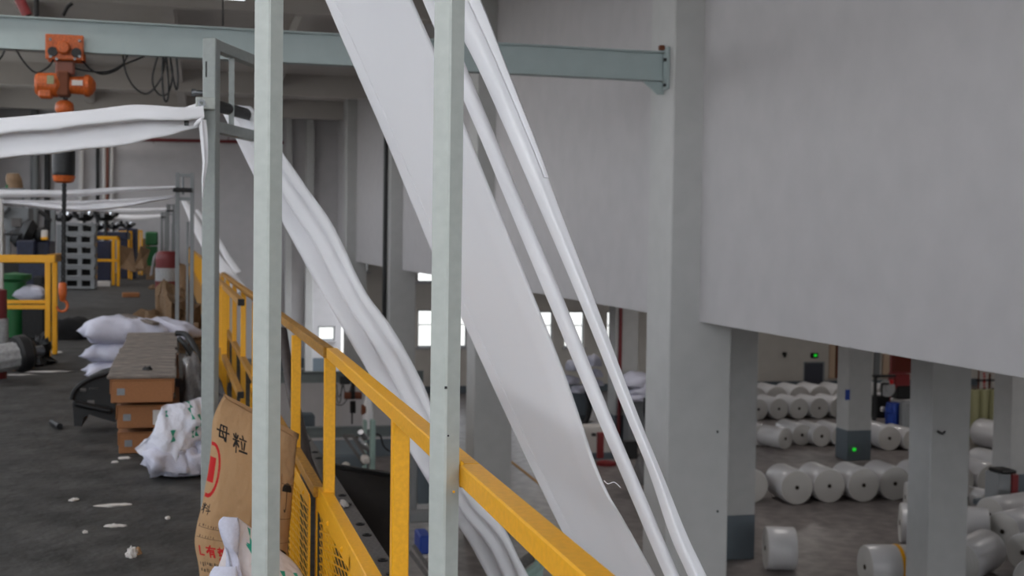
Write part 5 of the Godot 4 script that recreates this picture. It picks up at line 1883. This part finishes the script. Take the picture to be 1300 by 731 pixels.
	for v in [[727, 464, 0.5, 0.45], [722, 481, 0.7, 0.35], [735, 492, 0.6, 0.3], [754, 458, 0.5, 0.5], [757, 472, 0.4, 0.35], [758, 483, 0.4, 0.25]]:
		st = S()
		lump(st, on_z(v[0], v[1] + 6, 41.0), Vector3(v[2], v[3] * 0.8, 0.6), 0.35, 60.0)
		put_in(tw, "fabric_piece", st, M.sack)
	mbox(tw, "grey_machine", [705, 492, 750, 535], 41.5, 0.8, M.dado, 0.2)
	mbox(tw, "machine_foot", [712, 535, 752, 575], 41.5, 0.8, M.grey_paint, 0.05)
	st = S()
	tube(st, curve([on_z(745, 496, 40.4), on_z(749, 512, 40.4), on_z(746, 530, 40.4), on_z(741, 540, 40.4)], 4), 0.09, 10)
	tag(obj("hanging_cover", st, M.black), "black cloth strip hanging between the wide web and the rolled web", "cloth")
	t = thing("barrier_post", on_y(764, 583, LOW), "red post on a round foot between the two nearest webs", "post")
	st = S()
	face_box(st, 759, 549, 767, 582, 34.0, 0.15, 0.01)
	put_in(t, "post", st, M.red)
	st = S()
	lathe(st, [Vector2(0, 0), Vector2(0.28, 0), Vector2(0.28, 0.08), Vector2(0.1, 0.12), Vector2(0, 0.12)], Transform3D(Basis.IDENTITY, Vector3(on_z(770, 580, 33.6).x, LOW, -33.6)), 20)
	put_in(t, "round_foot", st, M.red)
	mbox(t, "dark_box", [752, 550, 757, 554], 33.9, 0.1, M.black)
	t = thing("white_cabinet", on_y(760, 585, LOW), "white cabinet with a dark switch behind the red post", "cabinet")
	mbox(t, "body", [742, 541, 776, 584], 34.6, 0.6, M.paper, 0.02)
	mbox(t, "plinth", [742, 574, 790, 600], 34.5, 0.7, M.dado, 0.02)
	t = thing("black_box", on_y(805, 612, LOW), "black monitor box with a white plastic bag hanging under it, between the rolled webs", "bag")
	mbox(t, "black_box", [794, 560, 810, 583], 30.0, 0.3, M.black, 0.02)
	st = S()
	lump(st, on_z(814, 614, 30.0), Vector3(0.45, 0.75, 0.4), 0.3, 70.0)
	put_in(t, "plastic_bag", st, M.clear_film if false else M.film)
	tw = thing("fabric_heap", on_y(815, 560, LOW), "pile of white fabric between the rightmost web and the crane column", "fabric")
	for v in [[806, 490, 1.2, 0.4], [815, 500, 1.0, 0.4], [808, 508, 0.9, 0.3], [826, 498, 0.6, 0.5]]:
		st = S()
		lump(st, on_z(v[0], v[1], 36.0), Vector3(v[2], v[3], 0.7), 0.4, 60.0)
		put_in(tw, "fabric_piece", st, M.sack)
	mbox(tw, "table", [798, 506, 832, 590], 36.2, 0.6, M.grey_paint, 0.05)
	st = S()
	tube(st, [on_z(821, 505, 35.5), on_z(820, 520, 35.5), on_z(823, 545, 35.5)], 0.1, 8)
	tag(obj("hanging_cover", st, M.black), "black cloth strip hanging beside the crane column", "cloth")

# ---------------------------------------------------------------- rolls
var roll_proto := {}

func roll(where: Vector3, r: float, l: float, turn: float, label: String, group := "", tilt := 0.0) -> void:   # where: point on the floor under the middle of its near end; turn 0 shows the end along the hall
	var key := "%.2f %.2f" % [r, l]
	if not roll_proto.has(key):
		var t := Node3D.new()
		t.name = "roll_pattern"
		var st := S()
		var b := Transform3D(Basis(Vector3.RIGHT, -PI / 2), Vector3(0, r, 0))
		lathe(st, [Vector2(r - 0.02, 0.0), Vector2(r, 0.02), Vector2(r + 0.004, l * 0.35), Vector2(r - 0.003, l * 0.65), Vector2(r, l - 0.02), Vector2(r - 0.02, l)], b, 28, false)
		obj("wrapped_roll", st, M.roll, t)
		st = S()
		for y in [0.004, l - 0.004]:
			ring(st, b * Vector3(0, y, 0), b.basis, r - 0.012, 0.045, 0.006, 28)
		for k in range(1, 6):
			ring(st, b * Vector3(0, -0.001, 0), b.basis, r * k / 6.0 + 0.004, r * k / 6.0, 0.006, 24)
		obj("wound_end", st, M.roll_end, t)
		st = S()
		ring(st, b * Vector3(0, l / 2, 0), b.basis, 0.05, 0.035, l + 0.02, 14)
		var ct := obj("core_tube", st, M.core, t)
		st = S()
		lathe(st, [Vector2(0.036, 0.05), Vector2(0, 0.05)], b, 12)
		obj("core_hole", st, M.black, ct)
		roll_proto[key] = t
	var c: Node3D = roll_proto[key].duplicate()
	c.name = numbered("fabric_roll")
	add_child(c, true)
	c.position = where
	c.rotation.y = turn
	tag(c, label, "fabric roll", group)

func fabric_rolls() -> void:
	# front row: ends face down the hall
	var first := on_y(1010, 640, LOW)
	for i in 8:
		roll(first + Vector3((i - 1) * 0.89 - (0.12 if i == 0 else 0.0), 0, -0.3 if i == 0 else 0.06 * (i % 2)), 0.415, 1.05, -0.05, "white fabric roll %s from the left in the front row right of the crane column" % NTH[i], "front row of fabric rolls")
	for i in 3:
		roll(p(20.45 + i * 0.9, LOW, 28.4 + 0.2 * i), 0.435, 1.5, 0.05, "white fabric roll right of the nearest storage column, %s in the far row" % NTH[i], "fabric rolls right of the storage column")
	# second row
	var two := [[966, 566, 0.0], [997, 570.5, 0.4], [1018, 565.5, 0.0], [1043, 567, 0.0], [1068, 567, 0.0], [1100, 568, 0.0], [1129, 572, -0.05], [1158, 572, 0.0]]
	for i in two.size():
		roll(on_y(two[i][0], two[i][1], LOW), 0.33 if i != 6 else 0.38, 0.9 if i == 1 else 1.3, two[i][2], "white fabric roll in the second row of rolls, %s from the left" % NTH[i], "second row of fabric rolls")
	# third row, with more behind
	for i in 9:
		roll(p(19.25 + i * 0.79, LOW, 41.3), 0.38, 1.3, 0.06, "white fabric roll in the third row of rolls, %s from the left" % NTH[i], "third row of fabric rolls")
	for i in 8:
		roll(p(20.2 + i * 0.9, LOW, 43.6 + 0.1 * (i % 2)), 0.45, 1.4, 0.0, "white fabric roll in the farthest row below the end wall, %s from the left" % NTH[i], "farthest row of fabric rolls")
	# single rolls on the open floor
	roll(on_y(971, 722, LOW), 0.41, 0.56, -1.85, "short white fabric roll standing alone beside the foot of the column", "")
	roll(p(10.75, LOW, 24.6), 0.38, 0.5, -1.3, "short white fabric roll half hidden between the lone roll and the column foot", "")
	roll(on_y(1142, 688, LOW), 0.42, 1.75, -2.0, "big white fabric roll lying crosswise behind the nearest storage column", "")
	roll(on_y(1149, 650, LOW), 0.36, 0.9, -1.95, "white fabric roll just above the big crosswise roll, left of the storage column", "")
	roll(p(11.8, LOW, 20.65), 0.40, 1.1, -1.7, "white fabric roll with a yellow strap at the bottom edge, left of the storage column", "")
	var st := S()
	var sd := Vector3(sin(1.7), 0, -cos(1.7))
	ring(st, p(11.8, LOW, 20.65) + sd * 0.6 + Vector3(0, 0.40, 0), Basis(sd.cross(Vector3.UP), sd, Vector3.UP), 0.409, 0.398, 0.07, 28)
	tag(obj("yellow_strap", st, M.yellow), "yellow strap round the roll at the bottom edge", "strap")
	var lie := [[16.9, 24.3, 0.38, 1.3, 1.25, "long white roll behind the storage column, just right of the big crosswise roll"], [16.1, 22.7, 0.40, 1.7, 1.15, "white roll with a bright crease along its top, pointing to the right edge"], [18.3, 23.4, 0.34, 1.0, 1.2, "white roll below the red and white box at the right edge"],
		[15.5, 21.2, 0.36, 1.2, 1.15, "white roll under the creased one at the right edge"], [13.7, 20.6, 0.40, 1.4, 0.95, "white roll at the bottom edge just right of the storage column"], [14.4, 19.4, 0.36, 1.3, 1.0, "white roll in the bottom right corner"]]
	for v in lie:
		roll(p(v[0], LOW, v[1]), v[2], v[3], -v[4], v[5], "loose fabric rolls at the right edge")
	for v in [[1230, 647, 0.28, 0.7, "small white roll right of the storage column under the far row"], [1256, 651, 0.26, 0.6, "second small white roll right of the storage column under the far row"]]:
		roll(on_y(v[0], v[1], LOW), v[2], v[3], 0.1, v[4], "small fabric rolls")
	for i in 2:
		roll(p(24.0 + i * 0.95, LOW, 33.6), 0.44, 1.3, 0.1, "white fabric roll before the yellowish rolls, %s from the left" % NTH[i], "rolls before the yellowish rolls")
	# standing yellowish rolls
	for i in 4:
		var v := on_z(1236 + i * 11.5, 560, 36.0)
		var t := thing("standing_roll", Vector3(v.x, LOW, v.z), "yellowish film-wrapped roll standing upright below the window, %s from the left" % NTH[i], "roll", "standing yellowish rolls")
		st = S()
		lathe(st, [Vector2(0, 0), Vector2(0.155, 0.0), Vector2(0.16, 0.03), Vector2(0.16, 1.62), Vector2(0.14, 1.65), Vector2(0.05, 1.65)], Transform3D.IDENTITY, 20)
		obj("wrapped_roll", st, M.olive, t)
		st = S()
		lathe(st, [Vector2(0.05, 1.6), Vector2(0.05, 1.68), Vector2(0.03, 1.68), Vector2(0.03, 1.6)], Transform3D.IDENTITY, 12)
		obj("core_tube", st, M.core, t)

# ---------------------------------------------------------------- storage hall goods
func warehouse_goods() -> void:
	# stacker with its reel, blue barrel and red rack behind the second row
	var z := 38.5
	var t := thing("red_rack", on_y(1146, 575, LOW) , "dark red mesh-backed rack right of the middle storage column", "rack")
	var st := S()
	for v in [[1130, 1131.5, 448], [1158, 1160.5, 448]]:
		face_box(st, v[0], v[2], v[1], 545, z, 0.1, 0.005)
	face_box(st, 1130, 472, 1160, 474, z, 0.1, 0.005)
	put_in(t, "frame", st, M.red)
	st = S()
	for i in 16:
		var x := 1131.0 + i * 1.8
		face_box(st, x, 448, x + 0.7, 472, z + 0.05, 0.02, 0.0)
	for i in 9:
		face_box(st, 1131, 449 + i * 2.6, 1159, 450 + i * 2.6, z + 0.07, 0.02, 0.0)
	stuff(put_in(t, "mesh_back", st, M.red))
	mbox(t, "back_board", [1131, 446, 1159, 472], z + 0.2, 0.05, M.rust, 0.005)
	mbox(t, "shelf_goods", [1136, 475, 1156, 494], z, 0.5, M.red, 0.03)
	mbox(t, "dark_bin", [1140, 490, 1160, 507], z - 0.1, 0.6, M.black, 0.03)
	t = thing("stacker", on_y(1118, 572, LOW), "black lifting machine with a grey reel between the middle column and the red rack", "machine")
	mbox(t, "top_bar", [1111, 476, 1138, 479], z - 0.4, 0.2, M.black)
	mbox(t, "mast", [1111, 476, 1114, 545], z - 0.4, 0.2, M.black)
	mbox(t, "body", [1112, 503, 1130, 531], z - 0.1, 0.5, M.black, 0.05)
	st = S()
	lathe(st, [Vector2(0, 0), Vector2(0.28, 0), Vector2(0.28, 0.06), Vector2(0.08, 0.08), Vector2(0.08, 0.12), Vector2(0, 0.12)], Transform3D(Basis(Vector3.RIGHT, PI / 2), on_z(1126, 493, z - 0.4)), 22)
	put_in(t, "reel", st, M.drum_white)
	mbox(t, "reel_bracket", [1119, 487, 1121, 504], z - 0.6, 0.05, M.black)
	mbox(t, "cross_bar", [1119, 486, 1129, 488.5], z - 0.6, 0.05, M.black)
	st = S()
	lathe(st, [Vector2(0, 0), Vector2(0.09, 0.0), Vector2(0.09, 0.06), Vector2(0, 0.07)], Transform3D(Basis(Vector3.RIGHT, PI / 2), on_z(1120, 519, z - 0.5)), 14)
	put_in(t, "hub", st, M.pipe_white)
	mbox(t, "red_valve", [1130, 482, 1135, 488], z - 0.5, 0.1, M.bright_red, 0.02)
	t = thing("blue_barrel", on_y(1134, 575, LOW), "bright blue plastic barrel in front of the black lifting machine", "barrel")
	st = S()
	var bc := on_z(1134, 526, 37.7)
	lathe(st, [Vector2(0, LOW), Vector2(0.24, LOW), Vector2(0.27, LOW + 0.5), Vector2(0.27, bc.y + 0.2), Vector2(0.22, bc.y + 0.4), Vector2(0, bc.y + 0.42)], Transform3D(Basis.IDENTITY, Vector3(bc.x, 0, bc.z)), 20)
	put_in(t, "barrel_body", st, M.blue)
	st = S()
	lathe(st, [Vector2(0.27, LOW + 0.7), Vector2(0.285, LOW + 0.72), Vector2(0.27, LOW + 0.74)], Transform3D(Basis.IDENTITY, Vector3(bc.x, 0, bc.z)), 20)
	put_in(t, "hoop", st, M.blue)
	t = thing("grey_cabinet", on_y(1152, 580, LOW), "plain grey cabinet with rounded top standing left of the nearest storage column", "cabinet")
	mbox(t, "body", [1146, 509, 1168, 572], 37.0, 0.35, M.crate_grey, 0.08)
	mbox(t, "handle", [1154, 553, 1157, 556], 36.95, 0.05, M.black)
	# posters in the window bay at the right
	t = thing("notice_board", on_y(1250, 560, LOW), "notice board with two white posters printed in red, high beside the right columns", "notice board")
	z = 40.0
	mbox(t, "post", [1241, 470, 1243.2, 560], z, 0.08, M.rust, 0.005)
	mbox(t, "post", [1255.5, 474, 1257, 560], z, 0.08, M.rust, 0.005)
	mbox(t, "rail", [1241, 481.5, 1267, 484], z - 0.03, 0.1, M.black, 0.005)
	mbox(t, "poster", [1243.5, 470, 1255, 509], z + 0.02, 0.02, M.paper, 0.0)
	mbox(t, "poster", [1257.5, 472, 1266, 520], z + 0.02, 0.02, M.paper, 0.0)
	for i in 9:
		mbox(t, "red_print", [1248.0 + 0.3 * (i % 3), 473 + i * 3.6, 1250.8 + 0.5 * (i % 2), 475.4 + i * 3.6], z + 0.01, 0.01, M.bright_red, 0.0)
	t = thing("grey_cabinet", on_y(1246, 600, LOW), "low grey cabinet under the two white posters", "cabinet")
	mbox(t, "body", [1232, 508, 1261, 600], 38.6, 0.6, M.grey_paint, 0.02)
	mbox(t, "top", [1231, 507, 1262, 510], 38.5, 0.7, M.crate_grey, 0.02)
	# red and white box on a dark trolley
	t = thing("machine_box", on_y(1280, 650, LOW), "red and white machine box with a dark lid at the right edge", "box")
	mbox(t, "white_side", [1266, 601, 1284, 640], 25.2, 0.5, M.crate_grey, 0.02)
	mbox(t, "red_side", [1284, 602, 1294, 641], 25.22, 0.5, M.red, 0.02)
	mbox(t, "dark_lid", [1272, 597, 1292, 602], 25.15, 0.55, M.black, 0.03)
	mbox(t, "trolley", [1264, 640, 1312, 650], 24.95, 0.9, M.dado, 0.03)
	for v in [1268, 1300]:
		st = S()
		var a := on_z(v, 653, 24.95)
		tube(st, [Vector3(a.x - 0.02, LOW + 0.08, a.z), Vector3(a.x + 0.03, LOW + 0.08, a.z)], 0.08, 12)
		put_in(t, "wheel", st, M.black)
	# small marks on the nearest storage column and the middle one
	st = S()
	var k := on_z(1190, 547, 18.97)
	tube(st, curve([k, k + Vector3(0.06, -0.04, 0.06), k + Vector3(0.12, 0.0, 0.04)], 3), 0.02, 6)
	tag(obj("column_hook", st, M.black), "small black hook with a cord end on the nearest storage column", "hook")
	st = S()
	box(st, on_z(1076, 501, 32.98), Vector3(0.14, 0.3, 0.02))
	tag(obj("blue_sticker", st, M.blue), "blue sticker on the left edge of the middle storage column", "sticker")
	# marks on the crane column: two fixing holes
	for v in [[911, 548, "upper small dark fixing hole on the crane column"], [911, 649, "lower small dark fixing hole on the crane column"]]:
		st = S()
		lathe(st, [Vector2(0.016, 0), Vector2(0.012, 0.006), Vector2(0, 0.006)], Transform3D(Basis(Vector3.RIGHT, PI / 2), on_z(v[0], v[1], 14.095)), 8)
		tag(obj("fixing_hole", st, M.dark_steel), v[2], "hole")
	# soot stain above the beam end
	# yellow floor line in the lower hall
	st = S()
	var f0 := on_y(648, 585, LOW + 0.004)
	var f1 := on_y(690, 618, LOW + 0.004)
	bar(st, f0, f1, 0.09, 0.006)
	tag(obj("floor_line", st, M.yellow_dusty), "yellow painted line on the lower floor seen left of the wide web", "line")

func litter() -> void:
	var bits := [[145, 642, 0.22, 0.035, 0.2, "long white fabric shred on the gallery floor"], [146, 668, 0.13, 0.03, -0.2, "curved white fabric shred on the gallery floor below the long one"], [94, 635, 0.06, 0.03, 0.1, "tiny white shred on the gallery floor at the left"], [213, 658, 0.03, 0.03, 0.0, "small white scrap on the gallery floor near the kraft bag"],
		[146, 587, 0.05, 0.02, 0.0, "tiny white crumb below the carton stack"], [158, 582, 0.09, 0.03, 0.6, "white thread end below the carton stack"], [108, 676, 0.03, 0.02, 0.0, "single white crumb at the lower left of the gallery floor"], [62, 472, 0.5, 0.06, 0.05, "long white dust smear on the floor right of the roller"], [25, 476, 0.35, 0.05, 0.0, "white dust smear in front of the roller"],
		[70, 447, 0.18, 0.1, 0.0, "white powder spot at the foot of the yellow guard frame"]]
	for b in bits:
		var st := S()
		var c := on_y(b[0], b[1], 0.0)
		lump(st, c, Vector3(b[2], 0.012, b[3] * 2.0), 0.8, 200.0, true, 7)
		tag(obj("fabric_shred", st, M.paper), b[5], "scrap")
	var st := S()
	lump(st, on_y(167, 707, 0.0), Vector3(0.055, 0.05, 0.05), 0.8, 400.0, true, 9)
	tag(obj("paper_ball", st, M.paper), "crumpled white paper ball on the gallery floor, lowest of the litter", "paper")
	st = S()
	lump(st, on_y(175, 703, 0.0), Vector3(0.04, 0.03, 0.04), 0.8, 400.0, true, 8)
	tag(obj("paper_ball", st, M.kraft), "small brown crumb touching the white paper ball", "paper")
